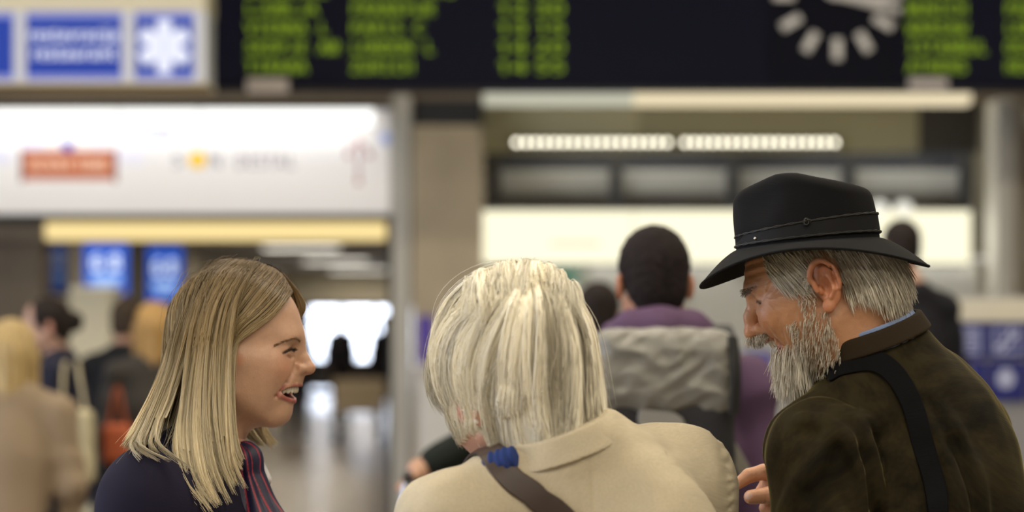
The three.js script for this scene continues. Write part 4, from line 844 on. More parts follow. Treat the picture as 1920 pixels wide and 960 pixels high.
  mesh('scarf', toPerson(netMesh(sc.fn(), [ring[2].x - 0.04, 1.28, -2.66], [ring[6].x + 0.04, 1.42, -2.33], 0.003), base), clothMat(0.03, 0.055, 0.2, 0.9, 0.001), who);
  lowerBody(who, base, X, Z, deg(212), 0.86, clothMat(0.05, 0.045, 0.04, 0.8, 0.0005), std(0.05, 0.03, 0.02, 0.5));
  // earring
  const ear = V(0.0775, -0.021, -0.008).applyMatrix4(H);
  mesh('earring', toPerson(new THREE.SphereGeometry(0.0042, 16, 12).translate(ear.x, ear.y, ear.z), base), std(0.85, 0.83, 0.8, 0.15, { clearcoat: 1 }), who).userData.label = 'pearl earring';
  // hair
  const G = [
    [[990, 496, 0.032], [985, 500, .07], [965, 520, .11], [945, 560, .13], [930, 610, .135], [915, 650, .13], [905, 680, .125], [900, 700, .12], [895, 715, .12]],
    [[980, 495, 0.024], [940, 498, .05], [890, 524, .09], [852, 565, .11], [830, 615, .115], [820, 665, .11], [820, 705, .105], [826, 735, .10], [834, 755, .095]],
    [[975, 496, 0.020], [928, 500, .02], [876, 530, .05], [836, 575, .07], [815, 630, .075], [808, 685, .07], [812, 725, .065], [824, 752, .06], [838, 772, .055]],
    [[975, 498, 0.008], [922, 515, -.02], [872, 552, 0], [838, 602, .015], [823, 657, .025], [826, 707, .025], [843, 750, .025], [866, 785, .025], [888, 812, .025]],
    [[980, 501, -0.000], [938, 530, -.055], [898, 575, -.05], [870, 630, -.04], [860, 690, -.03], [870, 745, -.02], [890, 790, -.01], [913, 825, -.005], [930, 850, 0]],
    [[985, 504, -0.004], [960, 545, -.085], [932, 595, -.092], [912, 655, -.088], [905, 715, -.075], [913, 765, -.062], [927, 805, -.052], [940, 838, -.045], [950, 860, -.04]],
    [[990, 506, -0.004], [985, 555, -.1], [970, 610, -.112], [958, 670, -.11], [952, 725, -.097], [954, 775, -.084], [962, 815, -.077], [972, 843, -.073], [982, 866, -.072]],
    [[995, 506, -0.002], [1015, 560, -.1], [1018, 620, -.115], [1015, 680, -.114], [1011, 735, -.105], [1012, 780, -.097], [1016, 812, -.095], [1021, 832, -.095], [1026, 846, -.095]],
    [[1002, 504, -0.000], [1050, 555, -.08], [1070, 615, -.09], [1078, 675, -.092], [1080, 730, -.09], [1082, 770, -.088], [1085, 800, -.088], [1088, 817, -.088], [1091, 830, -.088]],
    [[1008, 501, 0.008], [1075, 550, -.035], [1108, 610, -.04], [1122, 670, -.045], [1129, 725, -.045], [1134, 760, -.046], [1138, 785, -.048], [1141, 800, -.048], [1144, 812, -.048]],
    [[1005, 498, 0.020], [1060, 525, .03], [1100, 575, .04], [1120, 630, .045], [1128, 690, .045], [1131, 730, .04], [1131, 760, .035], [1130, 780, .03], [1128, 792, .03]],
    [[998, 496, 0.028], [1045, 517, .07], [1072, 552, .1], [1087, 600, .115], [1092, 650, .115], [1092, 700, .11], [1090, 730, .105], [1088, 750, .1], [1086, 765, .1]],
    [[993, 496, 0.032], [1005, 508, .09], [1005, 535, .13], [1005, 575, .145], [1003, 620, .14], [1000, 650, .135], [998, 665, .13], [996, 675, .13], [995, 680, .13]],
  ].map((g, i) => { const q = g.map(([x, y, z], k) => v3(P(x, y + (k > 4 && i > 3 && i < 10 ? (k - 4) * 9 : 0), D + z))), c = v3(P(982, 512, D + 0.075)), e = v3(P(985, 492, D + 0.03)); return [c.map((v, k) => mix(v, q[1][k], 0.06)), e.map((v, k) => mix(v, q[1][k], k === 0 ? 0.5 : 0.3)), ...q.slice(1)]; });
  const inv = H.clone().invert();
  const keep = (q, layer = 0) => { const l = q.clone().applyMatrix4(inv), need = 0.004 + layer * 0.7; if (l.y < -0.03) return q; const d = o.q(l.x, l.y, l.z); if (d < need) { l.addScaledVector(gradOf(o.q, l), need - d); return l.applyMatrix4(H); } return q; };
  const fn = sheetFn(G), S = new Strands();
  const white = [0.90, 0.85, 0.71], grey = [0.74, 0.68, 0.53], dark = [0.42, 0.38, 0.31];
  const col = (s, t) => { const n = N3(s * 45, t * 1.2, 9); return mix3(mix3(white, grey, sstep(-0.1, 0.5, n)), dark, sstep(0.35, 0.8, n + t * 0.35) * 0.6); };
  combSheet(S, fn, { seed: 21, n: 4600, clumps: 70, lift: 0.010, ragged: 0.13, start: 0.16, drift: 0.045, dim: 0.8, seg: 17, pull: 0.65, wob: 0.003, clumpWob: 0.006, freq: 8, w: 0.0007, ax: [0.8, 0.25], spread: 0.01, flip: 1, base: 0.001, keep, color: col });
  combSheet(S, fn, { seed: 22, n: 240, clumps: 60, lift: 0.03, ragged: 0.3, start: 0.2, drift: 0.1, seg: 17, pull: 0.1, wob: 0.005, clumpWob: 0.006, freq: 9, w: 0.0003, ax: [0.9, 0.3], spread: 0.045, flip: 1, base: 0.002, keep, color: col });
  // crown: combed from behind over the top towards the nape
  const top = [[880, 528], [905, 509], [935, 497], [965, 490], [995, 489], [1025, 495], [1055, 511], [1080, 536]];
  const crown = sheetFn(top.map(([x, y]) => { const c = 985, l = (k) => c + (x - c) * k; return [[l(0.75), y + 34, 0.115], [l(0.9), y + 6, 0.08], [l(1), y - 3, 0.03], [l(1.02), y + 1, -0.015], [l(1.06), y + 24, -0.062], [l(1.1), y + 62, -0.092], [l(1.12), y + 110, -0.105]].map(([a, b, d]) => v3(P(a, b, D + d))); }));
  combSheet(S, crown, { seed: 25, n: 1500, clumps: 40, lift: 0.008, ragged: 0.35, start: 0.25, drift: 0.12, dim: 0.85, seg: 14, pull: 0.3, wob: 0.003, clumpWob: 0.004, freq: 7, w: 0.0007, ax: [0.8, 0.25], spread: 0.02, flip: 1, base: 0.002, keep, color: (s, t) => col(s * 0.6, t * 0.5) });
  combSheet(S, crown, { seed: 26, n: 60, clumps: 30, lift: 0.02, ragged: 0.3, start: 0.4, drift: 0.3, dim: 0.85, seg: 14, pull: 0.0, wob: 0.006, clumpWob: 0.008, freq: 8, w: 0.0003, ax: [0.8, 0.25], spread: 0.05, flip: 1, base: 0.004, keep, color: (s, t) => col(s * 0.6, t * 0.5) });
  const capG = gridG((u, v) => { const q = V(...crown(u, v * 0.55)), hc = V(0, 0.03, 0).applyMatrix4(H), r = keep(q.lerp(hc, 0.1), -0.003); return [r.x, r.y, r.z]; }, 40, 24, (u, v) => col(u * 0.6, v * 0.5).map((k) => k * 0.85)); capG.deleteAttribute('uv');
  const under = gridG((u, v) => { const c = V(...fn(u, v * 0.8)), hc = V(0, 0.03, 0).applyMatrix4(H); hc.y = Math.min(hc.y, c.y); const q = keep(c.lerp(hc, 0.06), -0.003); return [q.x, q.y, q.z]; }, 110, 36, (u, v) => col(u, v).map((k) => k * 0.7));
  under.deleteAttribute('uv');
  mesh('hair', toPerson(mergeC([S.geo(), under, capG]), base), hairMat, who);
  // shoulder bag with its strap across the back
  const bag = thing('shoulder_bag', 'brown leather shoulder bag, its strap across the back of the cream jacket', 'bag', base);
  mesh('strap', toPerson(strapOn(jf, [P(905, 905, 2.56), P(920, 888, 2.47), P(938, 884, 2.40), P(965, 898, 2.36), P(1005, 930, 2.34), P(1050, 968, 2.34), P(1120, 1050, 2.33), P(1200, 1200, 2.34), P(1250, 1290, 2.33), P(1275, 1385, 2.33)], 0.031, 0.004), base), std(0.045, 0.026, 0.018, 0.45, { bumpMap: weaveTex, bumpScale: 0.0002 }), bag);
  bagBody(bag, base, V(X + 0.122, 0.95, Z + 0.178), 0.6, 0.26, 0.2, 0.07, std(0.06, 0.035, 0.022, 0.5));
}
// ------------------------------------------------------------------ the bearded man in the hat
{
  const D = 2.65, deg = THREE.MathUtils.degToRad, base = V(P(1690, 0, 2.72).x, 0, -2.72), K = 1.04;
  const H = headFrame(P(1562, 545, D), deg(252), deg(17), 0, K);
  const HF = headFrame(P(1515, 460, 2.655), deg(254), deg(4.5), 0), toHat = HF.clone().invert().multiply(H), hatUp = (p) => p.clone().applyMatrix4(toHat).y;
  const who = thing('person', 'smiling grey-bearded man in a black felt hat and dark olive velvet jacket', 'person', base);
  const o = { male: true, smile: true, neckEnd: [0, -0.13, -0.012], skin: [0.52, 0.265, 0.145], flush: [1.0, 0.66, 0.58], lipColor: [0.3, 0.1, 0.08], lash: [0.06, 0.035, 0.025],
    extra: (s) => {
      const hb = V(0, 0.002, 0).applyMatrix4(toHat.clone().invert()), hu = V(0, 1, 0).transformDirection(toHat.clone().invert());
      s.cut(slab(hb, hu), 0.03);                                   // the crown of the head sits inside the hat
      // cheeks pushed up by the smile, crow's feet, forehead lines, folds from nose to beard
      both(s, (m) => sdE([m * 0.038, -0.013, 0.0805], [0.021, 0.017, 0.0165]), 0.014);
      both(s, (m) => sdC([m * 0.026, 0.0, 0.0975], [m * 0.049, -0.002, 0.083], 0.0048, 0.004), 0.006);
      s.warp((x, y, z, d) => {
        const q = Math.abs(x), dy = y - 0.011, dz = 0.085 - z, rad = Math.hypot(dy, dz), ang = Math.atan2(dy, dz);
        let e = 0;
        if (dz > 0 && rad < 0.042 && q > 0.03) e += 0.0008 * Math.sin(ang * 10 + 0.6 + 1.5 * N3(ang * 2, rad * 60, 2)) * sstep(1.15, 0.8, Math.abs(ang)) * sstep(0.008, 0.018, rad) * sstep(0.042, 0.02, rad);
        if (z > 0.06 && y > 0.04 && y < 0.09) e += 0.0007 * Math.sin(y * 520 + q * 30 + N3(q * 40, y * 20, 1)) * sstep(0.04, 0.05, y);
        if (q > 0.03 && y < -0.012 && y > -0.07 && z > 0.03) { const a = q * 0.7 - z * 0.5 - y * 0.35; e += 0.0009 * Math.sin(a * 480) * sstep(-0.012, -0.025, y) * sstep(0.03, 0.045, z); }
        return d + e + 0.0003 * N3(x * 160, y * 160, z * 160);
      });
    } };
  const head = headGeo(o).applyMatrix4(H);
  const X = base.x, Z = base.z, SL = P(1532, 855, 2.56), SR = P(1800, 815, 2.87), neck = P(1632, 680, 2.67);
  const EL = P(1552, 1180, 2.50), WL = P(1480, 1420, 2.62), ER = P(1700, 1130, 2.98), WR = P(1530, 935, 2.84);
  const b = new Sdf();
  b.add(sdC(neck, V(X, 1.0, Z), 0.05, 0.1)).add(sdC(SL, neck, 0.035), 0.03).add(sdC(SR, neck, 0.035), 0.03).add(sdC(V(X, 1.1, Z), V(X, 0.9, Z), 0.1, 0.12), 0.05);
  b.add(sdC(SL, EL, 0.045, 0.04), 0.02).add(sdC(EL, WL, 0.038, 0.029), 0.02).add(sdC(SR, ER, 0.045, 0.04), 0.02).add(sdC(ER, WR, 0.038, 0.029), 0.02);
  { const dir = WL.clone().sub(EL).normalize(), palm = WL.clone().addScaledVector(dir, 0.05); b.add(sdE(palm, [0.032, 0.045, 0.03]), 0.02); for (let q = 0; q < 4; q++) { const st = palm.clone().addScaledVector(dir, 0.025).add(V(0, 0, (q - 1.5) * 0.017)); b.add(sdC(st, st.clone().addScaledVector(dir, 0.06 - Math.abs(q - 1.4) * 0.008), 0.009, 0.008), 0.004); } b.add(sdC(palm.clone().add(V(-0.02, 0, 0.02)), palm.clone().add(V(-0.045, -0.04, 0.03)), 0.01, 0.0085), 0.006); }
  const bodyG = netMesh(b.fn(), [X - 0.45, 0.75, Z - 0.4], [X + 0.3, 1.52, Z + 0.35], 0.012, () => o.skin);
  // gesturing hand: palm behind the sleeve, index finger held out, thumb below it, the others curled
  const h = new Sdf(), hp = (x, y, z = 2.8) => P(x, y, z), chain = (pts, r, k = 0.004) => { for (let i = 0; i < pts.length - 1; i++) h.add(sdC(pts[i], pts[i + 1], r[i], r[i + 1]), i ? 0.003 : k); };
  h.add(sdC(WR, hp(1480, 915, 2.81), 0.027, 0.028)).add(sdE(hp(1476, 908, 2.8), [0.036, 0.034, 0.02], [0, 0, 0.15]), 0.02);
  chain([hp(1468, 893, 2.79), hp(1432, 885, 2.785), hp(1404, 892, 2.785), hp(1384, 907, 2.785)], [0.0125, 0.0115, 0.0105, 0.0085], 0.008);
  chain([hp(1470, 912, 2.82), hp(1440, 904, 2.825), hp(1428, 924, 2.825), hp(1440, 936, 2.82)], [0.012, 0.011, 0.010, 0.009], 0.008);
  chain([hp(1474, 935, 2.83), hp(1447, 938, 2.835), hp(1436, 952, 2.83), hp(1450, 960, 2.825)], [0.0115, 0.0105, 0.0095, 0.0085], 0.008);
  chain([hp(1478, 952, 2.83), hp(1455, 962, 2.835), hp(1448, 974, 2.83), hp(1460, 980, 2.825)], [0.0105, 0.0095, 0.0085, 0.0075], 0.008);
  chain([hp(1478, 935, 2.775), hp(1446, 928, 2.765), hp(1408, 932, 2.765)], [0.0145, 0.0125, 0.0105], 0.01);
  h.warp((x, y, z, d) => d + 0.0004 * Math.sin(x * 900) * N3(x * 60, y * 60, z * 60));
  const nails = [sdE(hp(1379, 909, 2.778), [0.006, 0.0045, 0.005]), sdE(hp(1402, 929, 2.757), [0.007, 0.006, 0.005])];
  const hg = netMesh(h.fn(), [WR.x - 0.16, WR.y - 0.09, -2.9], [WR.x + 0.06, WR.y + 0.08, -2.72], 0.0024, (x, y, z) => { const n = 1 + 0.1 * N3(x * 90, y * 90, z * 90), c = o.skin.map((v, k) => v * n * (k ? 1.08 : 1.12)); return nails.some((f) => f(x, y, z) < 0) ? [0.62, 0.38, 0.29] : c; });
  mesh('body', toPerson(mergeC([head, bodyG, hg]), base), skinMat(), who);
  // jacket
  const c1 = P(1630, 618, 2.64), c0 = P(1668, 724, 2.645), axis = c1.clone().sub(c0).normalize();
  const j = new Sdf();
  j.add(sdE(P(1700, 985, 2.70), [0.166, 0.262, 0.17]));
  j.add(sdC(P(1640, 712, 2.67), SL, 0.055, 0.064), 0.05).add(sdC(P(1640, 715, 2.68), SR, 0.06, 0.07), 0.05);
  j.add(sdC(SL, EL, 0.068, 0.06), 0.025).add(sdC(EL, WL, 0.06, 0.044), 0.03).add(sdC(SR, ER, 0.068, 0.06), 0.03).add(sdC(ER, WR, 0.056, 0.04), 0.03);
  j.add(sdC(V(X, 1.15, Z), V(X, 0.8, Z), 0.16, 0.175), 0.06);
  const seam0 = sdE(P(1545, 905, 2.535), [0.082, 0.125, 0.075], [0, 0, 0.15]);
  // folds of the cloth: ridges (+) and hollows (-) along lines on the back and sleeve
  const baseF = j.fn(), folds = [
    [[[1497, 768], [1545, 785], [1590, 825], [1618, 880], [1640, 960], [1650, 1040]], 0.008, 0.011], [[[1552, 825], [1530, 870], [1500, 910], [1472, 960], [1460, 1020]], 0.009, 0.011],
    [[[1650, 770], [1668, 830], [1685, 900], [1695, 980], [1700, 1060]], 0.009, 0.013], [[[1800, 700], [1850, 790], [1880, 870], [1895, 960]], 0.006, 0.012], [[[1765, 750], [1805, 860], [1830, 960], [1840, 1040]], 0.008, 0.013],
    [[[1585, 740], [1640, 735], [1690, 760]], 0.006, 0.012], [[[1520, 805], [1560, 850], [1590, 920], [1600, 1000]], -0.010, 0.017], [[[1640, 850], [1660, 940], [1668, 1020]], -0.008, 0.016], [[[1775, 820], [1800, 930], [1805, 1000]], -0.007, 0.016], [[[1840, 810], [1862, 900], [1870, 980]], -0.007, 0.014], [[[1510, 930], [1490, 1000]], -0.009, 0.014],
  ].map(([l, amp, wd]) => { const q = l.map(([x, y]) => ontoSurface(baseF, P(x, y, 2.5), 0, 8)), seg = []; for (let i = 0; i < q.length - 1; i++) seg.push(sdC(q[i], q[i + 1], 0)); return [seg, amp, wd]; });
  const foldAt = (x, y, z) => { let e = 0; for (const [seg, amp, wd] of folds) { let d = 1; for (const f of seg) d = Math.min(d, f(x, y, z)); if (d < wd * 3) e -= amp * (amp > 0 ? 1.9 : 1.2) * Math.exp(-((d / wd) ** 2)); } return e; };
  const foldN = (x, y, z) => N3(x * 7 + y * 2.5, y * 2.2, z * 7);
  j.warp((x, y, z, d) => {
    const low = sstep(1.44, 1.3, y), a = (x - X) * 1.0 + (1.35 - y) * 0.45 + z * 0.3;
    let e = 0.006 * N3(x * 8, y * 6, z * 8) + 0.0025 * N3(x * 25, y * 16, z * 25);
    e += low * 0.004 * Math.sin(a * 58 + 4.5 * foldN(x, y, z)) * (0.5 + 0.8 * N3(x * 5 + 3, y * 4, z * 5 + 1));
    e += 0.0045 * Math.exp(-((seam0(x, y, z) / 0.005) ** 2)) * (z > -2.62 ? 1 : 0);
    const b2 = (x - SL.x) * 0.85 - (y - SL.y) * 0.5;                                        // long folds down the sleeve and shoulder blade
    e += low * 0.004 * Math.sin(b2 * 70 + 3 * N3(x * 6, y * 5, z * 6)) * sstep(SL.x + 0.14, SL.x + 0.02, x);
    return d + e + foldAt(x, y, z);
  });
  j.add(sdC(P(1668, 735, 2.65), c1, 0.09, 0.07), 0.03);
  const jf0 = j.fn();
  j.cut(slab(c1.clone().addScaledVector(axis, -0.02), axis), 0.01);
  const velvetTex = noiseTex(256, (u, v) => { const n = 0.85 + 0.35 * tileN(u, v, 5) + 0.3 * tileN(u, v, 14, 3) + 0.15 * tileN(u, v, 60, 4); return [n, n * 0.97, n * 0.92]; }, true);
  velvetTex.repeat.set(3, 3);
  const velvet = () => clothMat(0.030, 0.0235, 0.009, 0.85, 0.0003, { map: velvetTex, specularIntensity: 0.4, sheen: 1, sheenRoughness: 0.45, sheenColor: new THREE.Color(0.72, 0.6, 0.24) });
  const jacket = mesh('jacket', toPerson(netMesh(j.fn(), [X - 0.34, 0.66, Z - 0.4], [X + 0.3, 1.56, Z + 0.34], 0.0052), base), velvet(), who);
  // collar: a ring round the neck that tips forward with it
  const col = ringOf(c0, c1, 0.098, 0.0755, 0.06, 0.004, 0.009).fn();
  const box = [[c0.x - 0.13, c0.y - 0.12, c0.z - 0.13], [c0.x + 0.13, c0.y + 0.14, c0.z + 0.13]];
  mesh('collar', toPerson(netMesh(col, ...box, 0.0028), base), clothMat(0.03, 0.02, 0.010, 0.85, 0.0004, { specularIntensity: 0.4, sheen: 0.7, sheenRoughness: 0.5, sheenColor: new THREE.Color(0.2, 0.15, 0.08) }), jacket);
  mesh('shirt', toPerson(netMesh(ringOf(c0, c1, 0.085, 0.066, 0.045, 0.009, 0.004).fn(), ...box, 0.0024), base), clothMat(0.22, 0.3, 0.5, 0.8, 0.0002), who).userData.label = 'pale blue shirt collar';
  lowerBody(who, base, X, Z, deg(258), 0.92, clothMat(0.03, 0.028, 0.03, 0.8, 0.0005), std(0.03, 0.02, 0.015, 0.4));
  // hair under the hat, beard, moustache, brows: strands rooted on the head
  const S = new Strands(), r = rng(41), pos = headVerts(o).filter((q) => hatUp(q.p) < -0.004);
  const tone = (a, b2) => { const t = r(), k = 0.8 + 0.4 * r(); return mix3(a, b2, t).map((v) => v * k); };
  const grow = (n, pick, dirOf, lenOf, w, ca, cb, curl = 0.12, hug = 0.02) => {
    const list = pos.filter((q) => pick(q.p));
    if (!list.length) return;
    for (let i = 0; i < n; i++) {
      const q = list[Math.floor(r() * list.length)], p = q.p.clone().add(V((r() - .5) * .002, (r() - .5) * .002, (r() - .5) * .002)), len = lenOf(q.p) * (0.65 + 0.6 * r()), m = 8, pts = [p.clone()];
      let d = dirOf(q.p, q.n).addScaledVector(V(r() - .5, r() - .5, r() - .5), curl * 2).normalize();
      const bend = V(r() - .5, r() - .5, r() - .5).multiplyScalar(curl), lay = 0.001 + r() * hug * 0.4;
      for (let k = 1; k < m; k++) {
        d.add(bend).addScaledVector(dirOf(p, q.n), 0.35).normalize(); p.addScaledVector(d, len / (m - 1));
        const e = o.q(p.x, p.y, p.z); if (e < lay) p.addScaledVector(gradOf(o.q, p), lay - e);
        pts.push(p.clone());
      }
      const c = tone(ca, cb); S.add(pts, w, w * 0.6, c, c);
    }
  };
  const whiteC = [0.86, 0.81, 0.70], greyC = [0.50, 0.44, 0.35], out = (n, k) => n.clone().multiplyScalar(k);
  const ax = (p) => Math.abs(p.x);
  // beard: chin long, jaw and cheek short
  const beard = (p) => (p.y < -0.052 && p.z > 0.015 && p.y > -0.115 && !(p.y > -0.062 && ax(p) < 0.02 && p.z > 0.085)) || (ax(p) > 0.038 && p.y < -0.028 && p.z < 0.062 && p.z > 0.004 && p.y > -0.09) || (ax(p) > 0.056 && p.y <= 0.03 && p.y >= -0.03 && p.z > 0.014 && p.z < 0.036);
  grow(3000, beard, (p, n) => V(0, -1, p.z > 0.05 ? 0.15 : 0.25).addScaledVector(n, 0.45), (p) => (p.y < -0.05 ? mix(0.009, 0.036, sstep(0.04, 0.078, p.z)) : p.y < -0.02 ? 0.008 : 0.005), 0.00045, whiteC, greyC, 0.14);
  grow(1700, (p) => p.z > 0.055 && p.y < -0.066, (p, n) => V(0, -1, 0.1).addScaledVector(n, 0.35), () => 0.04, 0.0007, [0.9, 0.86, 0.76], [0.6, 0.54, 0.44], 0.12);
  // moustache
  grow(750, (p) => ax(p) < 0.028 && p.z > 0.083 && p.y < -0.027 && p.y > -0.0365, (p, n) => V(Math.sign(p.x) * 0.9, -0.6, -0.1).addScaledVector(n, 0.25), () => 0.010, 0.00045, whiteC, [0.4, 0.35, 0.28], 0.1);
  // brows
  grow(240, (p) => p.z > 0.07 && ax(p) > 0.02 && ax(p) < 0.052 && Math.abs(p.y - 0.0335 + ax(p) * 0.06) < 0.003, (p, n) => V(Math.sign(p.x) * 0.9, -0.1, -0.6).addScaledVector(n, 0.03), () => 0.006, 0.0003, [0.4, 0.36, 0.3], [0.15, 0.12, 0.09], 0.06);
  // sides: swept from the temple back towards the ear; behind the ear down to the nape
  grow(1000, (p) => ax(p) > 0.05 && p.y > 0.026 + Math.max(0, p.z - 0.045) * 0.9 && p.y < 0.075 && p.z > 0.024 && p.z < 0.068, (p, n) => V(0, -0.9, -0.45).addScaledVector(n, 0.14), () => 0.038, 0.00075, [0.8, 0.75, 0.64], [0.46, 0.41, 0.33], 0.08, 0.014);
  grow(3000, (p) => ((p.z < -0.022 && p.y > -0.022 - sstep(-0.04, -0.07, p.z) * 0.022) || (p.y > 0.05 && p.z < 0.03)) && p.y < 0.07 && (ax(p) < 0.0735 || p.y > 0.04), (p, n) => V(0, -1, p.y > 0 ? -0.25 : 0.05).addScaledVector(n, 0.03), (p) => (p.z > -0.03 && ax(p) > 0.06 ? 0.02 : p.y > 0.0 ? 0.042 : 0.02), 0.00075, [0.84, 0.79, 0.68], [0.48, 0.43, 0.34], 0.09, 0.014);
  mesh('hair', toPerson(S.geo().applyMatrix4(H), base), hairMat, who).userData.label = 'white and grey hair, beard and moustache';
  // hat
  const a = 0.0985, c = 0.084, top = 0.087;
  const cr = new Sdf();
  cr.add((x, y, z) => { const t = clamp(y / top, -0.2, 1.2), tz = z > 0 ? 0.96 : 0.86, A = a * mix(1, tz, t) + 0.004 * Math.sin(Math.PI * clamp(t, 0, 1)), C = c * mix(1, 0.84, t), k = Math.hypot(x / C, z / A), d2 = (k - 1) * Math.min(A, C) * 0.95, roof = top + 0.011 * Math.exp(-(((z - 0.02) / 0.055) ** 2)) - 0.14 * Math.max(0, -z) - 0.08 * Math.max(0, z - 0.03), q = smax(d2, (y - roof) * 0.95, 0.016); return Math.max(q, -y - 0.004); });
  cr.sub(sdE([0, top + 0.024, -0.01], [0.026, 0.03, 0.08]), 0.03);
  both(cr, (m) => sdE([m * 0.083, top - 0.012, 0.072], [0.022, 0.032, 0.034]), 0.03, 'sub');
  cr.warp((x, y, z, d) => d + 0.001 * N3(x * 20, y * 20, z * 20));
  const crownG = netMesh(cr.fn(), [-0.1, -0.006, -0.115], [0.1, 0.13, 0.115], 0.0028);
  const brimY = (th, v) => { const sn = Math.sin(th), cs = Math.cos(th); return (-0.011 * sn * sn - (cs > 0 ? 0.046 : 0.043) * cs * cs) * Math.pow(v, 1.4); };
  const brimAt = (th, v, lift) => { const A0 = a * 0.985, C0 = c * 0.985, A1 = Math.cos(th) > 0 ? 0.152 : 0.160, C1 = 0.133, x = Math.sin(th) * mix(C0, C1, v), z = Math.cos(th) * mix(A0, A1, v); return [x, brimY(th, v) + lift, z]; };
  const brimG = gridG((u, v) => { const th = u * Math.PI * 2, w = v * 2; return w <= 0.9 ? brimAt(th, w / 0.9, 0.002) : w >= 1.1 ? brimAt(th, (2 - w) / 0.9, -0.002) : (() => { const p = brimAt(th, 1, 0), e = (w - 0.9) / 0.2 * Math.PI; return [p[0] * (1 + 0.02 * Math.sin(e)), p[1] + 0.0022 * Math.cos(e), p[2] * (1 + 0.016 * Math.sin(e))]; })(); }, 120, 40);
  const felt = std(0.0035, 0.0035, 0.0045, 0.9, { sheen: 0.25, sheenRoughness: 0.4, sheenColor: new THREE.Color(0.03, 0.03, 0.035), specularIntensity: 0.5, bumpMap: weaveTex, bumpScale: 0.0003 });
  const hat = mesh('hat', toPerson(mergeC([crownG, brimG]).applyMatrix4(HF), base), felt, who); hat.userData.label = 'black felt hat with a braided leather band';
  const hoop = (y0, tilt, grow2) => { const l = []; for (let i = 0; i < 72; i++) { const th = i / 72 * Math.PI * 2, y = y0 + tilt * Math.cos(th), t = clamp(y / top, 0, 1); l.push(V(Math.sin(th) * (c * mix(1, 0.84, t) + grow2), y, Math.cos(th) * (a * mix(1, 0.9, t) + 0.003 * t + grow2)).applyMatrix4(HF)); } return l; };
  const hoopA = hoop(0.006, -0.002, 0.0022), hoopB = hoop(0.028, -0.008, 0.0022);
  const leather = std(0.016, 0.014, 0.011, 0.5);
  mesh('hat_band', toPerson(gridG((u, v) => { const l = v < 0.5 ? hoopA : hoopB, q = l[Math.round(u * 72) % 72]; return [q.x, q.y, q.z]; }, 72, 1), base), std(0.005, 0.005, 0.006, 0.7, { specularIntensity: 0.5 }), hat);
  const braid = (y0, tilt) => { const l1 = hoop(y0, tilt, 0.0032), up = V(0, 1, 0), gs = []; for (const ph of [0, 3.14]) gs.push(tubeG(l1.map((q, i) => q.clone().addScaledVector(up, 0.0009 * Math.sin(i * 1.4 + ph))), 0.0008, 180, 5, true)); return merge(gs); };
  mesh('braided_cord', toPerson(braid(0.027, -0.008), base), leather, hat); mesh('braided_cord', toPerson(braid(0.008, -0.002), base), leather, hat);
  const kn = V(0.087, 0.027, -0.012).applyMatrix4(HF), st = V(0.066, 0.012, 0.062).applyMatrix4(HF);
  mesh('knot', toPerson(new THREE.TorusKnotGeometry(0.003, 0.0011, 32, 6).translate(kn.x, kn.y, kn.z), base), leather, hat);
  mesh('stud', toPerson(new THREE.SphereGeometry(0.0026, 12, 8).translate(st.x, st.y, st.z), base), std(0.6, 0.58, 0.5, 0.3, { metalness: 1 }), hat);
  // bag strap over the shoulder
  const bag = thing('shoulder_bag', 'black shoulder bag, its webbing strap down the back of the dark olive jacket', 'bag', base);
  mesh('strap', toPerson(strapOn(jf0, [P(1560, 722, 2.60), P(1590, 690, 2.60), P(1632, 676, 2.58), P(1685, 705, 2.55), P(1725, 765, 2.53), P(1748, 850, 2.52), P(1764, 940, 2.52), P(1775, 1020, 2.52), P(1785, 1150, 2.52), P(1790, 1300, 2.53), P(1793, 1400, 2.53)], 0.029, 0.0035), base), std(0.006, 0.006, 0.007, 0.85, { specularIntensity: 0.3, bumpMap: weaveTex, bumpScale: 0.0006 }), bag);
  bagBody(bag, base, V(X + 0.035, 0.93, Z + 0.222), 0.15, 0.3, 0.22, 0.08, std(0.015, 0.015, 0.016, 0.6));
}
// ------------------------------------------------------------------ people further back
function simpleHead(s, male) {
  s.add(sdE([0, 0.045, 0.010], [0.073, 0.087, 0.096])).add(sdE([0, -0.02, 0.055], [0.053, 0.06, 0.045]), 0.02).add(sdE([0, -0.075, 0.064], [0.027, 0.022, 0.024]), 0.02);
  both(s, (m) => sdC([m * 0.052, -0.036, 0.012], [m * 0.018, -0.078, 0.062], 0.018, 0.015), 0.025);
  s.add(sdE([0, -0.05, 0.03], [0.048, 0.04, 0.05]), 0.02).add(sdC([0, 0.02, 0.102], [0, -0.014, 0.117], 0.006, 0.01), 0.01);
  both(s, (m) => sdE([m * 0.012, -0.016, 0.106], [0.008, 0.008, 0.01]), 0.006);
  both(s, (m) => sdE([m * 0.03, 0.016, 0.112], [0.017, 0.01, 0.018]), 0.012, 'sub'); both(s, (m) => sdE([m * 0.031, 0.013, 0.084], [0.014, 0.011, 0.013]), 0.006);
  s.add(sdC([-0.02, -0.046, 0.094], [0.02, -0.046, 0.094], 0.006), 0.008);
  s.add(sdC([0, -0.05, -0.012], [0, -0.19, -0.045], male ? 0.056 : 0.046, male ? 0.062 : 0.05), 0.03).add(sdE([0, -0.01, -0.045], [0.058, 0.06, 0.045]), 0.03);
  both(s, (m) => sdE([m * 0.078, 0.003, -0.012], [0.008, 0.031, 0.017], [0.12, m * -0.45, 0]), 0.006); both(s, (m) => sdE([m * 0.088, 0.003, -0.006], [0.006, 0.016, 0.009]), 0.004, 'sub');
}
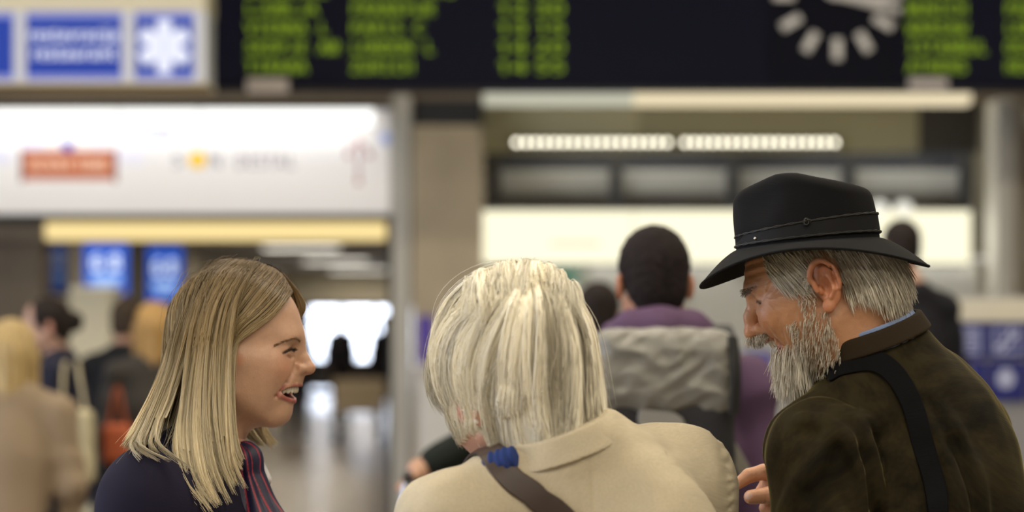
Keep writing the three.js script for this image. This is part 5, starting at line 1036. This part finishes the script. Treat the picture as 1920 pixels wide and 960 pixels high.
// standing person built in its own frame (looks along +z), then turned and placed; o.head: world position of the point between the ears
function bystander(o) {
  const deg = THREE.MathUtils.degToRad, h = o.head, k = h.y / 1.55, lean = o.lean || 0;
  const base = V(h.x, 0, h.z), who = thing('person', o.label, 'person', base, o.group);
  who.rotation.y = deg(o.heading);
  const cell = o.cell || 0.012, Y = (y) => y * k, fz = -0.05 + lean;                     // head sits a little forward of the trunk
  const hs = new Sdf(); simpleHead(hs, o.male);
  const skin = o.skin || [0.48, 0.28, 0.19];
  const headG = netMesh(hs.fn(), [-0.1, -0.2, -0.12], [0.1, 0.145, 0.14], cell * 0.5, (x, y, z) => { const n = 1 + 0.08 * N3(x * 60, y * 60, z * 60); return Math.abs(x) < 0.022 && Math.abs(y + 0.046) < 0.006 && z > 0.09 ? [0.36, 0.13, 0.11] : Math.abs(Math.abs(x) - 0.031) < 0.014 && Math.abs(y - 0.014) < 0.004 && z > 0.085 ? [0.05, 0.035, 0.03] : Math.abs(x) > 0.08 ? [skin[0] * 1.1 * n, skin[1] * 0.8 * n, skin[2] * 0.7 * n] : skin.map((v) => v * n); }).rotateX(deg(o.nod || 0)).translate(0, h.y, 0);
  const b = new Sdf();
  b.add(sdC([0, Y(1.42), fz], [0, Y(0.95), fz], 0.06, 0.1));
  const arms = [1, -1].map((m) => { const a = (m > 0 ? o.armL : o.armR) || {}; return { m, s: [m * 0.17 * (o.wide || 1), Y(1.34), fz], e: a.e || [m * 0.22, Y(1.06), fz - 0.02], w: a.w || [m * 0.2, Y(0.84), fz + 0.08] }; });
  for (const { m, s, e, w } of arms) {
    b.add(sdC(s, e, 0.045, 0.038), 0.03).add(sdC(e, w, 0.036, 0.026), 0.02);
    const dir = V(w[0] - e[0], w[1] - e[1], w[2] - e[2]).normalize(), side = V(0, 1, 0).cross(dir); if (side.length() < 0.2) side.set(0, 0, 1); side.normalize();
    const palm = V(...w).addScaledVector(dir, 0.045); b.add(sdE(palm, [0.03, 0.034, 0.034]), 0.02);
    for (let q = 0; q < 4; q++) { const st = palm.clone().addScaledVector(dir, 0.022).addScaledVector(side, (q - 1.5) * 0.016); b.add(sdC(st, st.clone().addScaledVector(dir, 0.045 - Math.abs(q - 1.4) * 0.007).add(V(0, -0.018, 0)), 0.0088, 0.0078), 0.004); }
    b.add(sdC(palm.clone().addScaledVector(side, m * 0.02), palm.clone().addScaledVector(side, m * 0.04).addScaledVector(dir, 0.035), 0.0095, 0.008), 0.008);
  }
  mesh('body', mergeC([headG, netMesh(b.fn(), [-0.5, Y(0.55), -0.35], [0.5, Y(1.48), 0.75], cell, () => skin)]), skinMat(), who);
  const j = new Sdf();
  j.add(sdE([0, Y(1.2), fz], [0.165 * (o.wide || 1), 0.25, 0.115])).add(sdC([0, Y(1.40), fz], arms[0].s, 0.058, 0.062), 0.05).add(sdC([0, Y(1.40), fz], arms[1].s, 0.058, 0.062), 0.05).add(sdC([0, Y(1.15), fz], [0, Y(o.coat || 0.86), fz], 0.14, 0.155), 0.06);
  for (const { s, e, w } of arms) j.add(sdC(s, e, 0.064, 0.056), 0.03).add(sdC(e, w, 0.054, 0.042), 0.03);
  if (o.hood) for (let i = 0; i < 8; i++) { const a = i / 8 * 6.283, a2 = (i + 1) / 8 * 6.283, q = (t) => [Math.sin(t) * 0.088, Y(1.442) + 0.02 * -Math.cos(t), fz + 0.012 + Math.cos(t) * 0.075]; j.add(sdC(q(a), q(a2), 0.038 + (Math.cos(a) < 0 ? 0.01 : 0)), 0.02); }
  j.warp((x, y, z, d) => d + 0.006 * N3(x * 9, y * 7, z * 9) + 0.004 * Math.sin(y * 45 + 4 * N3(x * 6, y * 6, z * 6)) * sstep(0.1, 0.2, Math.abs(x)));
  const jm = mesh(o.garment || 'coat', netMesh(j.fn(), [-0.5, Y((o.coat || 0.86)) - 0.2, -0.4], [0.5, Y(1.56), 0.75], cell), clothMat(...o.color, 0.8, 0.0005), who);
  lowerBody(who, V(0, 0, 0), 0, fz, 0, 0.88 * k, clothMat(...(o.trousers || [0.03, 0.03, 0.04]), 0.8, 0.0005), std(0.03, 0.025, 0.02, 0.5), 0.016);
  const r = new Sdf();
  r.add(sdE([0, 0.05, -0.002], [0.081, 0.092, 0.098])).sub(sdE([0, -0.02, 0.13], [0.085, 0.085, 0.075]), 0.02).sub(sdB([0, -0.12, 0.055], [0.2, 0.1, 0.09], 0.03), 0.02).add(sdE([0, -0.012, -0.048], [0.062, 0.058, 0.048]), 0.03);
  if (o.hair === 'long') { r.l.length = 0; r.add(sdE([0, 0.05, -0.004], [0.085, 0.095, 0.102])).add(sdC([0, 0.0, -0.055], [0, -0.2, -0.075], 0.075, 0.06), 0.05); both(r, (m) => sdC([m * 0.07, 0.0, -0.02], [m * 0.075, -0.2, 0.0], 0.03, 0.022), 0.03); r.sub(sdE([0, -0.03, 0.135], [0.08, 0.1, 0.09]), 0.02).warp((x, y, z, d) => d + 0.004 * Math.sin(Math.atan2(x, z) * 26 + 2 * N3(x * 9, y * 6, z * 9))); }
  if (o.hair === 'bun') r.add(sdE([0, 0.03, -0.115], [0.04, 0.045, 0.035]), 0.02);
  if (o.hair !== 'long') r.warp((x, y, z, d) => d + 0.0035 * N3(x * 110, y * 110, z * 110));
  const hg = netMesh(r.fn(), [-0.13, -0.3, -0.17], [0.13, 0.16, 0.12], cell * 0.5, (x, y, z) => { const n = 1 + 0.35 * N3(x * 50, y * 9, z * 50); return o.hairColor.map((v) => v * n); }).rotateX(deg(o.nod || 0)).translate(0, h.y, 0);
  mesh('hair', hg, o.hair === 'long' ? hairMat : cropMat, who);
  return { who, base, k, jacket: j.fn() };
}
const cropMat = new THREE.MeshPhysicalMaterial({ vertexColors: true, roughness: 0.85, specularIntensity: 0.4 });
const blackHair = [0.022, 0.016, 0.014], blond = [0.42, 0.3, 0.12];
bystander({ label: 'fair long-haired person in a tan coat, at the edge of the group by the passage', head: P(22, 672, 7), heading: 186, hair: 'long', hairColor: [0.5, 0.36, 0.16], color: [0.33, 0.25, 0.17], coat: 0.7, male: false });
const waiting = bystander({ label: 'dark-haired person with a bun in a navy coat, in profile before the passage', head: P(92, 616, 8.5), heading: -84, hair: 'bun', hairColor: blackHair, color: [0.017, 0.018, 0.035], male: false, skin: [0.55, 0.33, 0.24] });
bystander({ label: 'person in a black coat beside the fair-haired one, in front of the white column', head: P(240, 610, 9.6), heading: 160, hairColor: [0.05, 0.035, 0.025], color: [0.008, 0.008, 0.01], male: true });
bystander({ label: 'fair-haired person in a dark coat, half hidden behind the laughing woman', head: P(290, 622, 9), heading: 190, hair: 'long', hairColor: [0.45, 0.27, 0.09], color: [0.05, 0.045, 0.04], male: false });
bystander({ label: 'dark-haired person behind the white-haired woman, only the hair showing', head: P(1122, 600, 7), heading: 170, hairColor: blackHair, color: [0.05, 0.05, 0.06], male: true });
bystander({ label: 'tall person in dark clothes before the ticket sign, behind the hat brim', head: P(1690, 470, 8.5), heading: 200, hairColor: blackHair, color: [0.015, 0.015, 0.02], male: true, lean: -0.04, wide: 0.95 });
for (const [px, d, hd, label] of [[556, 27, 180, 'small distant figure in the passage, close to the laughing woman\'s face'], [640, 31, 20, 'small distant figure in the passage, behind the beige bench'], [722, 29, 200, 'small distant figure in the passage, beside the aluminium post']]) bystander({ label, head: P(px, 606, d), heading: hd, hairColor: blackHair, color: [0.03, 0.03, 0.04], male: true, cell: 0.02 });
{ // person behind the white-haired woman pushing a luggage trolley
  const head = P(985, 590, 5), hand = P(792, 880, 4.9);
  const a = THREE.MathUtils.degToRad(-90), inv = (w) => { const x = w.x - head.x, z = w.z - head.z; return [Math.cos(a) * x - Math.sin(a) * z, w.y, Math.sin(a) * x + Math.cos(a) * z]; };
  const elbow = P(915, 815, 4.95);
  bystander({ label: 'person in a black coat hidden behind the white-haired woman, pushing a luggage trolley', head, heading: -90, hairColor: [0.1, 0.07, 0.05], color: [0.013, 0.017, 0.014], male: true, skin: [0.55, 0.31, 0.2], armL: { e: inv(elbow), w: inv(P(815, 868, 4.9)) }, armR: { e: inv(P(930, 830, 5.2)), w: inv(P(850, 880, 5.2)) } });
  const t = thing('luggage_trolley', 'steel luggage trolley pushed by the person in the black coat', 'trolley', V(hand.x, 0, hand.z)), st = std(0.5, 0.5, 0.52, 0.3, { metalness: 0.8 }), hy = P(0, 893, 4.9).y;
  mesh('handle', tubeG([V(-0.03, hy, 0.12), V(-0.035, hy + 0.005, 0), V(-0.03, hy, -0.4)], 0.014, 16, 8), std(0.04, 0.04, 0.045, 0.5), t);
  for (const z of [0.1, -0.38]) { mesh('upright', tubeG([V(-0.03, hy, z), V(-0.1, 0.7, z), V(-0.12, 0.16, z)], 0.013, 20, 8), st, t); mesh('side_rail', tubeG([V(-0.1, 0.16, z), V(-0.75, 0.13, z * 0.8 - 0.03)], 0.014, 8, 8), st, t); }
  mesh('deck', boxG(-0.75, -0.12, 0.13, 0.15, -0.36, 0.08), st, t);
  for (const [x, z] of [[-0.15, 0.1], [-0.15, -0.38], [-0.7, -0.14]]) mesh('wheel', new THREE.CylinderGeometry(0.06, 0.06, 0.03, 20).rotateX(Math.PI / 2).translate(x, 0.06, z), M.dark, t);
}
{ // tote and orange bag by the passage
  const q = P(140, 838, 8.15), t = thing('tote_bag', 'cream cloth tote bag on the shoulder of the person in the navy coat', 'bag', V(q.x, 0, q.z));
  const s = new Sdf().add(sdB([0, q.y, 0], [0.085, 0.16, 0.035], 0.03)).warp((x, y, z, d) => d + 0.006 * N3(x * 14, y * 10, z * 14));
  mesh('bag_body', netMesh(s.fn(), [-0.12, q.y - 0.2, -0.08], [0.12, q.y + 0.2, 0.08], 0.012), std(0.55, 0.48, 0.3, 0.8), t);
  for (const x of [-0.05, 0.05]) mesh('strap', tubeG([V(x, q.y + 0.14, 0.01), V(x * 0.7 - 0.03, q.y + 0.3, -0.07), V(x * 0.5 - 0.05, 1.385, -0.16), V(x * 0.5 - 0.05, 1.3, -0.2)], 0.007, 20, 6), std(0.5, 0.43, 0.27, 0.8), t);
  const r = P(220, 832, 8.7), u = thing('handbag', 'orange handbag carried before the white column', 'bag', V(r.x, 0, r.z));
  mesh('bag_body', netMesh(new Sdf().add(sdB([0, r.y, 0], [0.07, 0.09, 0.04], 0.03)).fn(), [-0.1, r.y - 0.12, -0.07], [0.1, r.y + 0.12, 0.07], 0.012), std(0.5, 0.11, 0.04, 0.6), u);
  mesh('strap', tubeG([V(-0.04, r.y + 0.08, 0), V(0, r.y + 0.26, 0), V(0.04, r.y + 0.08, 0)], 0.008, 16, 6), std(0.45, 0.1, 0.035, 0.6), u);
}
{ // the man with the grey backpack
  const d = 4.3, man = bystander({ label: 'short-haired man from behind in a purple hooded jacket', head: P(1226, 540, d), heading: 186, hairColor: [0.016, 0.011, 0.011], color: [0.105, 0.06, 0.115], male: true, hood: true, wide: 1.18, cell: 0.0085, garment: 'jacket', skin: [0.5, 0.25, 0.15] });
  const t = thing('backpack', 'large grey and black roll-top backpack on the back of the man in purple', 'backpack', V(P(1252, 0, d).x, 0, -d));
  const cx = P(1252, 0, d).x, z0 = -d + 0.21, loc = (v) => V(v.x - cx, v.y, v.z + d), q = (px, py, z) => { const w = P(px, py, d - 0.36); return V(w.x - cx, w.y, z); };
  const main = new Sdf().add(sdB(v3(q(1250, 860, 0.29)), [0.145, 0.2, 0.075], 0.05)).warp((x, y, z, dd) => dd + 0.006 * N3(x * 12, y * 12, z * 12));
  const mf = main.fn();
  mesh('pack_body', netMesh(mf, [-0.22, q(0, 1140, 0).y, 0.15], [0.22, q(0, 640, 0).y, 0.42], 0.008), std(0.018, 0.018, 0.022, 0.6), t);
  const fl = new Sdf().add(sdB(v3(q(1250, 700, 0.29)), [0.15, 0.086, 0.09], 0.045)).add(sdE(v3(q(1250, 662, 0.28)), [0.14, 0.036, 0.07]), 0.03);
  fl.warp((x, y, z, dd) => dd + 0.016 * Math.abs(N3(x * 11 + y * 9, y * 13 - x * 6, z * 8)) + 0.010 * Math.abs(N3(x * 20 - y * 14, y * 24 + 3, z * 14)) - 0.008);
  mesh('roll_top', netMesh(fl.fn(), [-0.23, q(0, 800, 0).y, 0.13], [0.23, q(0, 590, 0).y, 0.43], 0.0065), std(0.22, 0.21, 0.185, 0.42), t).userData.label = 'crumpled grey roll-top flap';
  const patch = new THREE.Shape(); { const a = q(1195, 810, 0), b = q(1280, 770, 0); patch.moveTo(a.x + 0.02, a.y); patch.quadraticCurveTo(a.x - 0.006, a.y + 0.02, a.x + 0.008, b.y); patch.lineTo(b.x - 0.02, b.y - 0.006); patch.quadraticCurveTo(b.x + 0.008, b.y - 0.02, b.x - 0.002, a.y + 0.006); patch.lineTo(a.x + 0.02, a.y); }
  mesh('reflective_patch', new THREE.ExtrudeGeometry(patch, { depth: 0.006, bevelEnabled: true, bevelSize: 0.003, bevelThickness: 0.003, bevelSegments: 2 }).translate(0, 0, 0.364), std(0.33, 0.32, 0.29, 0.45), t);
  for (const [a, b, c] of [[[1352, 800], [1380, 850], [1415, 905]], [[1340, 800], [1350, 870], [1362, 930]]]) mesh('side_strap', bandG([q(...a, 0.3), q(...b, 0.29), q(...c, 0.24)], [V(0.3, 0, 1), V(0.3, 0, 1), V(0.3, 0, 1)], 0.03, 0.006), std(0.3, 0.29, 0.26, 0.5), t);
  mesh('side_strap', bandG([q(1372, 632, 0.36), q(1376, 700, 0.385), q(1372, 775, 0.385)], [V(0.8, 0, 1), V(0.8, 0, 1), V(0.8, 0, 1)], 0.026, 0.006), std(0.012, 0.012, 0.013, 0.6), t);
  for (const m of [-1, 1]) mesh('shoulder_strap', bandG([V(m * 0.1, q(0, 690, 0).y, 0.22), V(m * 0.11, q(0, 640, 0).y, 0.13), V(m * 0.11, q(0, 618, 0).y, 0.03), V(m * 0.12, q(0, 640, 0).y, -0.08), V(m * 0.13, q(0, 760, 0).y, -0.14)], [V(0, 0.5, 1), V(0, 1, 0.5), V(0, 1, 0.2), V(0, 1, -0.5), V(0, 0.3, -1)], 0.055, 0.012), std(0.02, 0.02, 0.024, 0.7), t);
}
renderer.render(scene, camera);
